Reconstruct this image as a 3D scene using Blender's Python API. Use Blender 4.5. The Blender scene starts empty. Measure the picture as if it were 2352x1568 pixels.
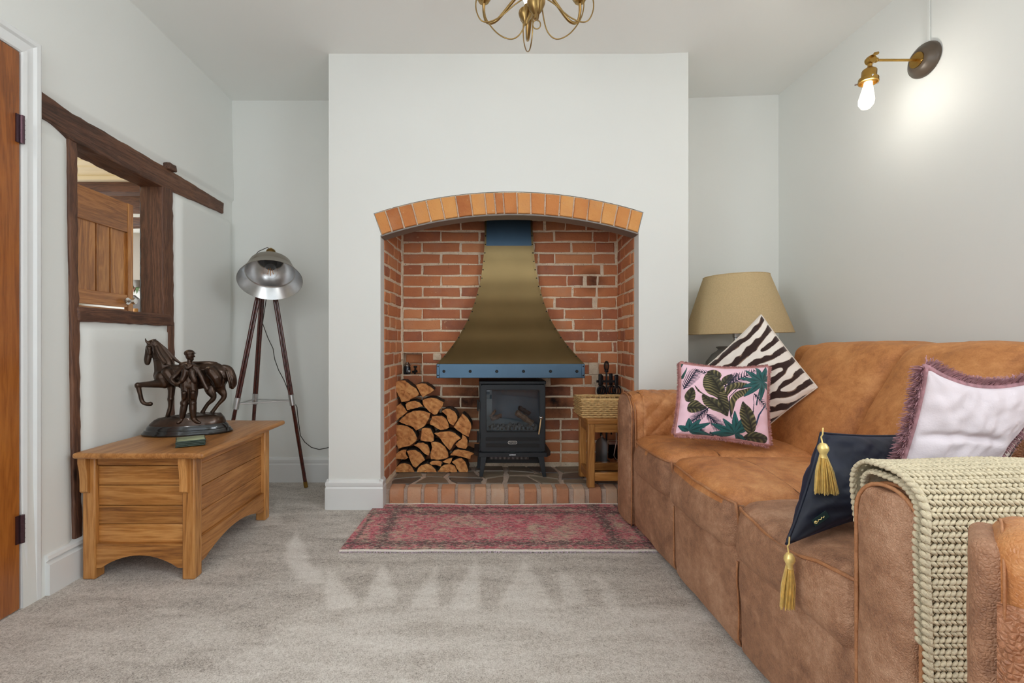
import bpy, bmesh, math, random
import numpy as np
from mathutils import Vector, Matrix, noise
R = random.Random(7)
SC = bpy.context.scene
COL = SC.collection
# ------------------------------------------------------------------ camera, world, lights, exposure
F, VX, VY, H = 1045.0, 1100.0, 784.0, 0.863          # focal length (px), vanishing point (px), eye height (m)
cd = bpy.data.cameras.new('camera'); cam = bpy.data.objects.new('camera', cd); COL.objects.link(cam)
cam.location = (0, 0, H); cam.rotation_euler = (math.pi/2, 0, 0)
cd.sensor_width = 36; cd.lens = 36*F/2352; cd.shift_x = (1176-VX)/2352; cd.clip_start = 0.01; cd.clip_end = 100
SC.camera = cam
w = bpy.data.worlds.new('world'); SC.world = w; w.use_nodes = True
w.node_tree.nodes['Background'].inputs[0].default_value = (0.72, 0.84, 1.0, 1)
w.node_tree.nodes['Background'].inputs[1].default_value = 0.25
def area(name, loc, rot, sx, sy, power, col):
    d = bpy.data.lights.new(name, 'AREA'); d.shape = 'RECTANGLE'; d.size = sx; d.size_y = sy; d.energy = power; d.color = col
    o = bpy.data.objects.new(name, d); COL.objects.link(o); o.location = loc; o.rotation_euler = rot; return o
def point(name, loc, power, col, r=0.03):
    d = bpy.data.lights.new(name, 'POINT'); d.energy = power; d.color = col; d.shadow_soft_size = r
    o = bpy.data.objects.new(name, d); COL.objects.link(o); o.location = loc; return o
area('daylight_patio_doors', (0.2, -1.70, 1.10), (math.radians(90), 0, 0), 2.3, 2.0, 27, (0.86, 0.94, 1.0))
area('added_daylight_left', (-1.70, -0.40, 1.45), (0, math.radians(-90), 0), 1.1, 1.2, 43, (0.86, 0.94, 1.0))  # added source behind the camera, brightens the right wall
area('added_daylight_right', (2.00, -0.40, 1.45), (0, math.radians(90), 0), 1.1, 1.2, 45, (0.86, 0.94, 1.0))  # added source behind the camera, brightens the left wall
point('sconce_light', (1.605, 1.885, 1.872), 3.3, (1.0, 0.95, 0.88), 0.025)
for k in range(5):
    a = 2*math.pi*k/5 + 0.3
    point('chandelier_light', (0.21+0.20*math.cos(a), 1.70+0.20*math.sin(a), 2.21), 0.06, (1.0, 0.95, 0.88), 0.03)
point('added_fill_right', (1.605, 0.55, 1.872), 7.0, (0.97, 0.98, 1.0), 0.06)  # fill light added out of view to brighten the side walls
point('added_fill_left', (-1.26, 0.45, 1.872), 7.0, (0.97, 0.98, 1.0), 0.06)  # its unseen counterpart on the left, also added as fill
point('kitchen_light', (-2.35, 2.1, 2.1), 8, (1.0, 0.88, 0.72), 0.10)
area('kitchen_area_light', (-3.9, 3.4, 1.6), (0, math.radians(-90), 0), 1.2, 1.4, 32, (0.93, 0.97, 1.0))  # bare area light added inside the kitchen, no window built for it
SC.view_settings.view_transform = 'Standard'; SC.view_settings.look = 'None'
SC.view_settings.exposure = 0.0; SC.view_settings.gamma = 1.0; SC.view_settings.use_curve_mapping = False
SC.cycles.use_denoising = True
SC.cycles.diffuse_bounces = 7; SC.cycles.max_bounces = 14

# ------------------------------------------------------------------ helpers
def W(px, py, Y): return Vector(((px-VX)/F*Y, Y, H-(py-VY)/F*Y))
def XP(px, Y): return (px-VX)/F*Y
def ZP(py, Y): return H-(py-VY)/F*Y
def lin(c): c = c/255.0; return c/12.92 if c <= 0.04045 else ((c+0.055)/1.055)**2.4
def C(r, g, b): return (lin(r), lin(g), lin(b), 1.0)
def clampv(a, b, c): return sorted((a, b, c))[1]

class MB:
    def __init__(s): s.v = []; s.f = []; s.m = []; s.col = None
    def add(s, vs, fs, m=0):
        o = len(s.v); s.v += [Vector(v) for v in vs]
        for f in fs: s.f.append([i+o for i in f]); s.m.append(m)
        return o
    def box(s, x0, x1, y0, y1, z0, z1, m=0):
        s.add([(x0,y0,z0),(x1,y0,z0),(x1,y1,z0),(x0,y1,z0),(x0,y0,z1),(x1,y0,z1),(x1,y1,z1),(x0,y1,z1)],
              [(0,3,2,1),(4,5,6,7),(0,1,5,4),(1,2,6,5),(2,3,7,6),(3,0,4,7)], m); return s
    def prism(s, poly, d, m=0, mside=None):
        """poly: 3-D points, swept by vector d; the first cap gets m."""
        n = len(poly); d = Vector(d); poly = [Vector(p) for p in poly]
        s.add(poly, [tuple(range(n))], m)
        ms = m if mside is None else mside
        s.add([p+d for p in poly], [tuple(reversed(range(n)))], ms)
        s.add(poly+[p+d for p in poly], [(i, i+n, (i+1) % n+n, (i+1) % n) for i in range(n)], ms); return s
    def tube(s, pts, r, n=8, closed=False, m=0, flat=1.0, up=None):
        P = [Vector(p) for p in pts]; k = len(P)
        rr = [r]*k if not hasattr(r, '__len__') else list(r)
        vs = []; prev = None
        for i in range(k):
            if closed: t = P[(i+1) % k]-P[(i-1) % k]
            else: t = P[min(i+1, k-1)]-P[max(i-1, 0)]
            t.normalize()
            if prev is None:
                u = Vector(up) if up else (Vector((0,0,1)) if abs(t.z) < 0.9 else Vector((1,0,0)))
            else: u = prev
            u = (u - t*u.dot(t))
            if u.length < 1e-6: u = t.orthogonal()
            u.normalize(); prev = u; v = t.cross(u)
            for j in range(n):
                a = 2*math.pi*j/n
                vs.append(P[i]+u*(math.cos(a)*rr[i]*flat)+v*(math.sin(a)*rr[i]))
        fs = []
        for i in range(k if closed else k-1):
            for j in range(n):
                a = i*n+j; b = i*n+(j+1) % n; c = ((i+1) % k)*n+(j+1) % n; d = ((i+1) % k)*n+j
                fs.append((a, b, c, d))
        if not closed:
            fs.append(tuple(reversed(range(n)))); fs.append(tuple(range((k-1)*n, k*n)))
        s.add(vs, fs, m); return s
    def lathe(s, prof, c=(0,0,0), n=24, axis=(0,0,1), sx=1, sy=1, m=0, rot=None, cap=True):
        ax = Vector(axis).normalized(); M = ax.to_track_quat('Z', 'Y').to_matrix() if abs(ax.z-1) > 1e-6 else Matrix.Identity(3)
        if rot is not None: M = rot
        c = Vector(c); vs = []; k = len(prof)
        for (r, z) in prof:
            r = max(r, 1e-5)
            for j in range(n):
                a = 2*math.pi*j/n; vs.append(c+M @ Vector((r*math.cos(a)*sx, r*math.sin(a)*sy, z)))
        fs = [(i*n+j, i*n+(j+1) % n, (i+1)*n+(j+1) % n, (i+1)*n+j) for i in range(k-1) for j in range(n)]
        if cap and prof[0][0] > 1e-4: fs.append(tuple(reversed(range(n))))
        if cap and prof[-1][0] > 1e-4: fs.append(tuple(range((k-1)*n, k*n)))
        s.add(vs, fs, m); return s
    def sphere(s, c, r, n=12, k=8, m=0, sc=(1,1,1)):
        c = Vector(c); vs = [c+Vector((0,0,-r*sc[2]))]
        for i in range(1, k):
            t = -math.pi/2+math.pi*i/k
            for j in range(n):
                a = 2*math.pi*j/n; vs.append(c+Vector((r*math.cos(t)*math.cos(a)*sc[0], r*math.cos(t)*math.sin(a)*sc[1], r*math.sin(t)*sc[2])))
        vs.append(c+Vector((0,0,r*sc[2]))); L = len(vs)-1
        fs = [(0, 1+(j+1) % n, 1+j) for j in range(n)]
        for i in range(k-2):
            for j in range(n):
                a = 1+i*n+j; b = 1+i*n+(j+1) % n; fs.append((a, b, b+n, a+n))
        fs += [(L, 1+(k-2)*n+j, 1+(k-2)*n+(j+1) % n) for j in range(n)]
        s.add(vs, fs, m); return s
    def grid(s, fn, nu, nv, m=0, skip=None, flip=False):
        vs = [fn(i/nu, j/nv) for j in range(nv+1) for i in range(nu+1)]
        fs = []
        for j in range(nv):
            for i in range(nu):
                if skip and skip((i+.5)/nu, (j+.5)/nv): continue
                a = j*(nu+1)+i; q = (a, a+1, a+nu+2, a+nu+1)
                fs.append(q[::-1] if flip else q)
        s.add(vs, fs, m); return s
    def rbox(s, x0, x1, y0, y1, z0, z1, r=0.01, seg=0.03, k=3, fn=None, m=0):
        """rounded box with an even grid so that it can be deformed by fn(Vector)->Vector"""
        lo = Vector((x0,y0,z0)); hi = Vector((x1,y1,z1)); c = (lo+hi)/2; h = (hi-lo)/2
        r = min(r, h.x*.999, h.y*.999, h.z*.999)
        def ts(hh):
            n = max(1, int(round(2*(hh-r)/seg))) if hh-r > 1e-5 else 1
            edge = [-hh+r*(1-math.cos(q))*1.0 if False else -hh+r*(q) for q in [i/k for i in range(k)]]
            midp = [-(hh-r)+2*(hh-r)*i/n for i in range(n+1)]
            return edge+midp+[-e for e in reversed(edge)]
        T = [ts(h.x), ts(h.y), ts(h.z)]
        idx = {}; vs = []
        def V(i, j, l):
            key = (i, j, l)
            if key in idx: return idx[key]
            p = Vector((T[0][i], T[1][j], T[2][l]))
            q = Vector([clampv(p[a], -(h[a]-r), h[a]-r) for a in range(3)])
            d = p-q
            if d.length > 1e-9: d = d.normalized()*r
            co = c+q+d
            if fn: co = fn(co)
            idx[key] = len(vs); vs.append(co); return idx[key]
        nx, ny, nz = len(T[0])-1, len(T[1])-1, len(T[2])-1
        fs = []
        for i in range(nx):
            for j in range(ny):
                fs.append((V(i,j,0), V(i,j+1,0), V(i+1,j+1,0), V(i+1,j,0)))
                fs.append((V(i,j,nz), V(i+1,j,nz), V(i+1,j+1,nz), V(i,j+1,nz)))
            for l in range(nz):
                fs.append((V(i,0,l), V(i+1,0,l), V(i+1,0,l+1), V(i,0,l+1)))
                fs.append((V(i,ny,l), V(i,ny,l+1), V(i+1,ny,l+1), V(i+1,ny,l)))
        for j in range(ny):
            for l in range(nz):
                fs.append((V(0,j,l), V(0,j,l+1), V(0,j+1,l+1), V(0,j+1,l)))
                fs.append((V(nx,j,l), V(nx,j+1,l), V(nx,j+1,l+1), V(nx,j,l+1)))
        s.add(vs, fs, m); return s
    def xf(s, M): s.v = [M @ v for v in s.v]; return s

ORG = {}
def build(name, mb, mat, parent=None, smooth=35, bevel=0, bseg=2, origin=None):
    """Link the collected shape as ONE mesh object. Vertices are given in world space."""
    o0 = ORG.get(parent.name, Vector((0,0,0))) if parent else (Vector(origin) if origin is not None else Vector((0,0,0)))
    me = bpy.data.meshes.new(name)
    me.from_pydata([tuple(v-o0) for v in mb.v], [], mb.f)
    mats = mat if isinstance(mat, (list, tuple)) else [mat]
    for mm in mats: me.materials.append(mm)
    if len(mats) > 1: me.polygons.foreach_set('material_index', mb.m)
    if mb.col is not None:
        a = me.color_attributes.new('Col', 'FLOAT_COLOR', 'POINT')
        a.data.foreach_set('color', np.asarray(mb.col, dtype=np.float32).ravel())
    me.validate(); me.update()
    if smooth is not None and smooth is not False:
        me.shade_smooth()
        if smooth < 180: me.set_sharp_from_angle(angle=math.radians(smooth))
    o = bpy.data.objects.new(name, me); COL.objects.link(o)
    if parent:
        o.parent = parent; ORG[o.name] = o0
    else:
        o.location = o0; ORG[o.name] = o0
    if bevel:
        b = o.modifiers.new('bevel', 'BEVEL'); b.width = bevel; b.segments = bseg; b.limit_method = 'ANGLE'; b.angle_limit = math.radians(40)
        b.harden_normals = False
    return o
def tag(o, label, cat, group=None, kind=None):
    o['label'] = label
    if cat: o['category'] = cat
    if group: o['group'] = group
    if kind: o['kind'] = kind
    return o
def thing(name, label, cat, loc, group=None, kind=None):
    o = bpy.data.objects.new(name, None); COL.objects.link(o); o.location = Vector(loc); o.empty_display_size = 0.05
    ORG[o.name] = Vector(loc); return tag(o, label, cat, group, kind)
def fbm(p, s=1.0, o=3):
    return noise.fractal(Vector(p)*s, 1.0, 2.0, o)

# ------------------------------------------------------------------ materials
def newmat(name):
    m = bpy.data.materials.new(name); m.use_nodes = True
    nt = m.node_tree; b = nt.nodes['Principled BSDF']; return m, nt, b
def N(nt, t, **kw):
    n = nt.nodes.new(t)
    for k, v in kw.items():
        if k.startswith('i_'):
            key = k[2:]; key = int(key) if key.isdigit() else key.replace('_', ' ')
            n.inputs[key].default_value = v
        else: setattr(n, k, v)
    return n
def L(nt, a, b): nt.links.new(a, b)
def ramp(nt, fac, stops):
    r = nt.nodes.new('ShaderNodeValToRGB'); e = r.color_ramp.elements
    while len(e) < len(stops): e.new(0.5)
    for k, (p, c) in enumerate(stops): e[k].position = p; e[k].color = c
    L(nt, fac, r.inputs[0]); return r
def coords(nt, scale=(1,1,1), rnd=False):
    tc = N(nt, 'ShaderNodeTexCoord'); mp = N(nt, 'ShaderNodeMapping'); mp.inputs['Scale'].default_value = scale
    if rnd:
        oi = N(nt, 'ShaderNodeObjectInfo'); mu = N(nt, 'ShaderNodeVectorMath', operation='SCALE'); mu.inputs[0].default_value = (17.3, 31.1, 23.7)
        L(nt, oi.outputs['Random'], mu.inputs['Scale']); ad = N(nt, 'ShaderNodeVectorMath', operation='ADD')
        L(nt, tc.outputs['Object'], ad.inputs[0]); L(nt, mu.outputs[0], ad.inputs[1]); L(nt, ad.outputs[0], mp.inputs['Vector'])
    else: L(nt, tc.outputs['Object'], mp.inputs['Vector'])
    return mp.outputs['Vector']
def noisetex(nt, vec, scale, detail=4, rough=0.5, dist=0.0):
    n = N(nt, 'ShaderNodeTexNoise'); n.inputs['Scale'].default_value = scale; n.inputs['Detail'].default_value = detail
    n.inputs['Roughness'].default_value = rough; n.inputs['Distortion'].default_value = dist
    L(nt, vec, n.inputs['Vector']); return n.outputs['Fac']
def mixc(nt, fac, a, b, mode='MIX'):
    m = N(nt, 'ShaderNodeMix', data_type='RGBA', blend_type=mode)
    if isinstance(fac, (int, float)): m.inputs[0].default_value = fac
    else: L(nt, fac, m.inputs[0])
    for k, x in ((6, a), (7, b)):
        if isinstance(x, tuple): m.inputs[k].default_value = x
        else: L(nt, x, m.inputs[k])
    return m.outputs[2]
def math_(nt, op, a, b=None, clamp=False):
    m = N(nt, 'ShaderNodeMath', operation=op, use_clamp=clamp)
    for k, x in ((0, a), (1, b)):
        if x is None: continue
        if isinstance(x, (int, float)): m.inputs[k].default_value = x
        else: L(nt, x, m.inputs[k])
    return m.outputs[0]
def bump(nt, b, h, strength=0.3, dist=0.01):
    n = N(nt, 'ShaderNodeBump'); n.inputs['Strength'].default_value = strength; n.inputs['Distance'].default_value = dist
    L(nt, h, n.inputs['Height']); L(nt, n.outputs[0], b.inputs['Normal']); return n
def plain(name, col, rough=0.5, metal=0.0, var=0.0, scale=20, bmp=0.0, bscale=60, coat=0, rnd=0.0, spec=None):
    m, nt, b = newmat(name); b.inputs['Roughness'].default_value = rough; b.inputs['Metallic'].default_value = metal
    b.inputs['Base Color'].default_value = col
    if coat: b.inputs['Coat Weight'].default_value = coat; b.inputs['Coat Roughness'].default_value = 0.12
    if spec is not None: b.inputs['Specular IOR Level'].default_value = spec
    v = coords(nt)
    c = None
    if var:
        n = noisetex(nt, v, scale, 4)
        c = ramp(nt, n, [(0.3, tuple(x*(1-var) for x in col[:3])+(1,)), (0.7, tuple(min(1, x*(1+var)) for x in col[:3])+(1,))]).outputs[0]
        L(nt, c, b.inputs['Base Color'])
    if bmp: bump(nt, b, noisetex(nt, v, bscale, 4), bmp, 0.004)
    return m
def wood(name, dark, mid, light, axis='x', rough=0.42, scale=1.0, knots=0.5, coat=0.15, bmp=0.15, rndoff=True):
    m, nt, b = newmat(name); b.inputs['Roughness'].default_value = rough
    if coat: b.inputs['Coat Weight'].default_value = coat; b.inputs['Coat Roughness'].default_value = 0.2
    k = 0.07
    sc = {'x': (k,1,1), 'y': (1,k,1), 'z': (1,1,k)}[axis]
    sc = tuple(q*scale for q in sc)
    v = coords(nt, sc, rndoff)
    big = noisetex(nt, v, 16, 3, 0.55, 1.2)
    rings = N(nt, 'ShaderNodeMath', operation='SINE'); L(nt, math_(nt, 'MULTIPLY', big, 30.0), rings.inputs[0])
    rg = math_(nt, 'MULTIPLY_ADD', rings.outputs[0], 0.5); nt.nodes[-1].inputs[2].default_value = 0.5
    fine = noisetex(nt, v, 190, 4, 0.65)
    blot = noisetex(nt, coords(nt, tuple(q*0.5+0.25 for q in sc), rndoff), 5, 3)
    f = math_(nt, 'ADD', math_(nt, 'MULTIPLY', rg, 0.17), math_(nt, 'ADD', math_(nt, 'MULTIPLY', fine, 0.50), math_(nt, 'MULTIPLY', blot, 0.52)))
    c = ramp(nt, f, [(0.34, dark), (0.55, mid), (0.80, light)]).outputs[0]
    oi = N(nt, 'ShaderNodeObjectInfo'); hs = N(nt, 'ShaderNodeHueSaturation')
    L(nt, math_(nt, 'MULTIPLY_ADD', oi.outputs['Random'], 0.28), hs.inputs['Value']); nt.nodes[-1].inputs[2].default_value = 0.86
    L(nt, c, hs.inputs['Color'])
    out = hs.outputs[0]
    if knots:
        kn = N(nt, 'ShaderNodeTexVoronoi'); kn.inputs['Scale'].default_value = 5.0
        L(nt, coords(nt, tuple(0.35+q*0.9 for q in sc), rndoff), kn.inputs['Vector'])
        kk = ramp(nt, kn.outputs['Distance'], [(0.03, (1,1,1,1)), (0.085, (0,0,0,1))]).outputs[0]
        out = mixc(nt, math_(nt, 'MULTIPLY', kk, knots), out, tuple(x*0.3 for x in dark[:3])+(1,))
    L(nt, out, b.inputs['Base Color'])
    bump(nt, b, f, bmp, 0.002)
    return m
def emis(name, col, s):
    m, nt, b = newmat(name); b.inputs['Emission Color'].default_value = col; b.inputs['Emission Strength'].default_value = s
    b.inputs['Base Color'].default_value = col; return m
def glass(name, col=(1,1,1,1), rough=0.0, ior=1.45, thin=True):
    m = bpy.data.materials.new(name); m.use_nodes = True; nt = m.node_tree
    for n in list(nt.nodes): nt.nodes.remove(n)
    o = N(nt, 'ShaderNodeOutputMaterial'); tr = N(nt, 'ShaderNodeBsdfTransparent'); gl = N(nt, 'ShaderNodeBsdfGlossy')
    tr.inputs[0].default_value = col; gl.inputs['Roughness'].default_value = rough
    lw_ = N(nt, 'ShaderNodeLayerWeight'); k_ = ((ior-1)/(ior+1))**2
    fr = math_(nt, 'MULTIPLY_ADD', math_(nt, 'POWER', lw_.outputs['Facing'], 4.0), 0.75); nt.nodes[-1].inputs[2].default_value = k_
    mx = N(nt, 'ShaderNodeMixShader'); L(nt, fr, mx.inputs[0]); L(nt, tr.outputs[0], mx.inputs[1]); L(nt, gl.outputs[0], mx.inputs[2])
    L(nt, mx.outputs[0], o.inputs[0]); return m

# painted plaster
def plaster(name, col):
    m, nt, b = newmat(name); b.inputs['Roughness'].default_value = 0.62
    v = coords(nt); n1 = noisetex(nt, v, 1.3, 3); n2 = noisetex(nt, v, 90, 3)
    c = ramp(nt, n1, [(0.3, tuple(x*0.975 for x in col[:3])+(1,)), (0.7, col)]).outputs[0]
    L(nt, c, b.inputs['Base Color'])
    bump(nt, b, math_(nt, 'ADD', math_(nt, 'MULTIPLY', n2, 0.05), math_(nt, 'MULTIPLY', noisetex(nt, v, 7, 2), 1.0)), 0.12, 0.006)
    return m
M_WALL = plaster('plaster_pale_grey', C(229, 230, 226))
M_CEIL = plaster('plaster_ceiling', C(239, 240, 237))
M_CREAM = plaster('plaster_cream', C(232, 220, 190))
M_TRIM = plain('white_gloss_paint', C(226, 227, 226), 0.28, var=0.02, scale=6)
# carpet: colour from twisted tufts plus brushed pile (attribute pile on the mesh)
def carpet():
    m, nt, b = newmat('carpet_taupe'); b.inputs['Roughness'].default_value = 0.95
    b.inputs['Specular IOR Level'].default_value = 0.1
    b.inputs['Sheen Weight'].default_value = 0.25
    v = coords(nt); f1 = noisetex(nt, v, 260, 3, 0.7, 0.6); f2 = noisetex(nt, v, 75, 4, 0.6, 1.0)
    at = N(nt, 'ShaderNodeAttribute', attribute_name='Col'); 
    sep = N(nt, 'ShaderNodeSeparateColor'); L(nt, at.outputs['Color'], sep.inputs[0])
    vs = coords(nt, (1.6, 5.5, 1)); big = noisetex(nt, vs, 2.6, 4, 0.6, 0.4)
    s = math_(nt, 'ADD', math_(nt, 'MULTIPLY', f1, 1.0), math_(nt, 'MULTIPLY', f2, 0.55))
    s = math_(nt, 'ADD', s, math_(nt, 'MULTIPLY', big, 0.46))
    s = math_(nt, 'ADD', s, math_(nt, 'MULTIPLY', sep.outputs[0], 0.22))
    c = ramp(nt, s, [(0.14, C(112, 102, 94)), (0.36, C(182, 172, 161)), (0.60, C(220, 212, 203)), (0.92, C(245, 240, 233))]).outputs[0]
    nt.nodes[-1].color_ramp.interpolation = 'LINEAR'
    mr = N(nt, 'ShaderNodeMapRange'); mr.inputs[1].default_value = 0.64; mr.inputs[2].default_value = 1.50
    L(nt, s, mr.inputs[0])
    rp = [n for n in nt.nodes if n.type == 'VALTORGB'][-1]
    L(nt, mr.outputs[0], rp.inputs[0])
    L(nt, c, b.inputs['Base Color'])
    bump(nt, b, math_(nt, 'ADD', f1, math_(nt, 'MULTIPLY', f2, 0.8)), 0.6, 0.006)
    return m
M_CARPET = carpet()
# brick
def brickmat(name, stops, soot=0.0, wash=0.25):
    m, nt, b = newmat(name); b.inputs['Roughness'].default_value = 0.85; b.inputs['Specular IOR Level'].default_value = 0.25
    oi = N(nt, 'ShaderNodeObjectInfo'); v = coords(nt, (1,1,1), True)
    n = noisetex(nt, v, 11, 5, 0.6, 0.5); n2 = noisetex(nt, v, 120, 3, 0.7)
    f = math_(nt, 'ADD', math_(nt, 'MULTIPLY', oi.outputs['Random'], 0.62), math_(nt, 'MULTIPLY', n, 0.48))
    c = ramp(nt, f, stops).outputs[0]
    c = mixc(nt, math_(nt, 'MULTIPLY', ramp(nt, n2, [(0.26, (1,1,1,1)), (0.33, (0,0,0,1))]).outputs[0], 0.6), c, C(70, 42, 30))
    c = mixc(nt, math_(nt, 'MULTIPLY', ramp(nt, noisetex(nt, v, 55, 2), [(0.70, (0,0,0,1)), (0.76, (1,1,1,1))]).outputs[0], 0.5), c, C(214, 178, 140))
    if wash:
        c = mixc(nt, math_(nt, 'MULTIPLY', ramp(nt, noisetex(nt, v, 6, 4, 0.65), [(0.52, (0,0,0,1)), (0.70, (1,1,1,1))]).outputs[0], wash), c, C(178, 150, 132))
    if soot:
        g = N(nt, 'ShaderNodeNewGeometry'); sp = N(nt, 'ShaderNodeSeparateXYZ'); L(nt, g.outputs['Position'], sp.inputs[0])
        # old fire stains: two smoky patches low on the back wall, one under the flue
        def blob(x, z, rx, rz):
            dx = math_(nt, 'DIVIDE', math_(nt, 'SUBTRACT', sp.outputs[0], x), rx); dz = math_(nt, 'DIVIDE', math_(nt, 'SUBTRACT', sp.outputs[2], z), rz)
            d = math_(nt, 'ADD', math_(nt, 'MULTIPLY', dx, dx), math_(nt, 'MULTIPLY', dz, dz))
            return math_(nt, 'SUBTRACT', 1.0, math_(nt, 'SQRT', d), True)
        s = math_(nt, 'MAXIMUM', blob(-0.08, 0.50, 0.22, 0.20), math_(nt, 'MAXIMUM', blob(0.46, 0.50, 0.22, 0.22), math_(nt, 'MAXIMUM', blob(0.71, 1.24, 0.10, 0.09), blob(0.2, 1.72, 1.0, 0.25))))
        g2 = noisetex(nt, g.outputs['Position'], 9, 5, 0.65)
        s = math_(nt, 'MULTIPLY', s, math_(nt, 'MULTIPLY', g2, 1.9 * soot), True)
        c = mixc(nt, s, c, C(40, 27, 24))
    L(nt, c, b.inputs['Base Color'])
    bump(nt, b, math_(nt, 'ADD', n2, n), 0.55, 0.004)
    return m
M_BRICK = brickmat('old_red_brick', [(0.12, C(148, 98, 80)), (0.36, C(182, 114, 82)), (0.62, C(202, 130, 88)), (0.9, C(214, 148, 104))], soot=1.0)
M_ARCHB = brickmat('orange_arch_brick', [(0.15, C(168, 98, 58)), (0.45, C(202, 132, 78)), (0.8, C(216, 154, 92)), (1.0, C(222, 168, 108))], wash=0.15)
M_HEARTHB = brickmat('hearth_brick', [(0.12, C(158, 112, 86)), (0.4, C(188, 134, 100)), (0.7, C(196, 154, 124)), (0.95, C(190, 170, 150))], wash=0.55)
def mortarmat(name, a, b_):
    m, nt, b = newmat(name); b.inputs['Roughness'].default_value = 0.95; v = coords(nt)
    n = noisetex(nt, v, 28, 6, 0.7); c = ramp(nt, n, [(0.3, a), (0.65, b_)]).outputs[0]
    p = ramp(nt, noisetex(nt, v, 160, 2), [(0.30, (1,1,1,1)), (0.37, (0,0,0,1))]).outputs[0]
    L(nt, mixc(nt, math_(nt, 'MULTIPLY', p, 0.7), c, C(110, 88, 70)), b.inputs['Base Color'])
    bump(nt, b, noisetex(nt, v, 90, 5, 0.7), 0.8, 0.006); return m
M_MORTAR = mortarmat('sandy_lime_mortar', C(222, 198, 168), C(244, 228, 204))
M_MORTARG = mortarmat('pinkish_hearth_mortar', C(176, 156, 142), C(206, 184, 166))
M_STONE = None
def stonemat():
    m, nt, b = newmat('slate_flagstone'); b.inputs['Roughness'].default_value = 0.42
    oi = N(nt, 'ShaderNodeObjectInfo'); v = coords(nt, (1,2.5,1), True); n = noisetex(nt, v, 9, 5, 0.6, 0.8)
    f = math_(nt, 'ADD', math_(nt, 'MULTIPLY', oi.outputs['Random'], 0.5), math_(nt, 'MULTIPLY', n, 0.55))
    c = ramp(nt, f, [(0.2, C(74, 66, 64)), (0.45, C(112, 98, 86)), (0.65, C(128, 116, 98)), (0.9, C(120, 92, 76))]).outputs[0]
    L(nt, c, b.inputs['Base Color']); bump(nt, b, n, 0.4, 0.006); return m
M_STONE = stonemat()
# leather
def leather(name, dark, mid, light, rough=0.45, grain=240, bstr=0.35, nap=0.0):
    m, nt, b = newmat(name); b.inputs['Specular IOR Level'].default_value = 0.45
    v = coords(nt); n1 = noisetex(nt, v, 4.5, 5, 0.6, 0.7); n2 = noisetex(nt, v, 38, 5, 0.65, 0.4); n3 = noisetex(nt, v, 240, 2, 0.6)
    f = math_(nt, 'ADD', math_(nt, 'MULTIPLY', n1, 0.56), math_(nt, 'ADD', math_(nt, 'MULTIPLY', n2, 0.36), math_(nt, 'MULTIPLY', n3, 0.16)))
    c = ramp(nt, f, [(0.40, dark), (0.54, mid), (0.68, light)]).outputs[0]
    L(nt, c, b.inputs['Base Color'])
    vo = N(nt, 'ShaderNodeTexVoronoi', feature='DISTANCE_TO_EDGE'); vo.inputs['Scale'].default_value = grain; L(nt, v, vo.inputs['Vector'])
    cr = ramp(nt, vo.outputs['Distance'], [(0.0, (0,0,0,1)), (0.25, (1,1,1,1))]).outputs[0]
    h = math_(nt, 'ADD', math_(nt, 'MULTIPLY', cr, 0.5), math_(nt, 'ADD', math_(nt, 'MULTIPLY', n2, 1.6), math_(nt, 'MULTIPLY', n1, 2.0)))
    bump(nt, b, h, bstr, 0.005)
    L(nt, math_(nt, 'MULTIPLY_ADD', n2, 0.3), b.inputs['Roughness']); nt.nodes[-1].inputs[2].default_value = rough-0.12
    if nap: b.inputs['Sheen Weight'].default_value = nap; b.inputs['Sheen Roughness'].default_value = 0.4; b.inputs['Sheen Tint'].default_value = light
    return m
M_LEATHER = leather('tan_aniline_leather', C(158, 96, 52), C(196, 130, 78), C(220, 160, 106), 0.40, 200, 0.28)
M_LEATHERB = leather('brushed_brown_leather', C(126, 86, 64), C(170, 124, 94), C(202, 158, 128), 0.55, 230, 0.5, 0.2)
M_LEATHERN = leather('suede_tan_leather', C(152, 92, 48), C(188, 124, 70), C(210, 148, 92), 0.62, 320, 0.2, 0.3)
M_LEATHERG = leather('pebbled_brown_leather', C(142, 90, 60), C(184, 128, 94), C(208, 162, 130), 0.42, 150, 0.8)
M_PIPE = leather('leather_piping', C(140, 88, 56), C(176, 120, 80), C(198, 146, 106), 0.45, 200, 0.2)
M_STITCH = plain('dark_seam_thread', C(104, 64, 38), 0.7)
M_OAK = wood('honey_oak_x', C(112, 66, 28), C(172, 114, 54), C(206, 150, 86), 'x')
M_OAKY = wood('honey_oak_y', C(112, 66, 28), C(168, 110, 54), C(200, 142, 82), 'y')
M_OAKZ = wood('honey_oak_z', C(114, 68, 30), C(176, 118, 58), C(208, 152, 90), 'z')
M_TABX = wood('mango_wood_x', C(116, 72, 30), C(160, 106, 50), C(190, 136, 74), 'x')
M_TABY = wood('mango_wood_y', C(96, 56, 24), C(136, 84, 38), C(168, 112, 56), 'y')
M_TABZ = wood('mango_wood_z', C(120, 74, 32), C(166, 110, 52), C(196, 142, 78), 'z')
M_DOOR = wood('varnished_door', C(122, 66, 22), C(160, 90, 32), C(184, 112, 46), 'z', 0.35, 1.0, 0.0, 0.3)
M_PINE = wood('antique_pine', C(116, 70, 32), C(164, 108, 56), C(200, 146, 84), 'z', 0.32, 1.0, 0.4, 0.4)
M_PINEH = wood('antique_pine_rail', C(116, 70, 32), C(160, 104, 54), C(192, 136, 78), 'y', 0.32, 1.0, 0.4, 0.4)
def beammat(name, axis):
    m = wood(name, C(48, 31, 24), C(90, 59, 44), C(126, 86, 62), axis, 0.6, 1.6, 0.8, 0.0, 0.9)
    return m
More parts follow.
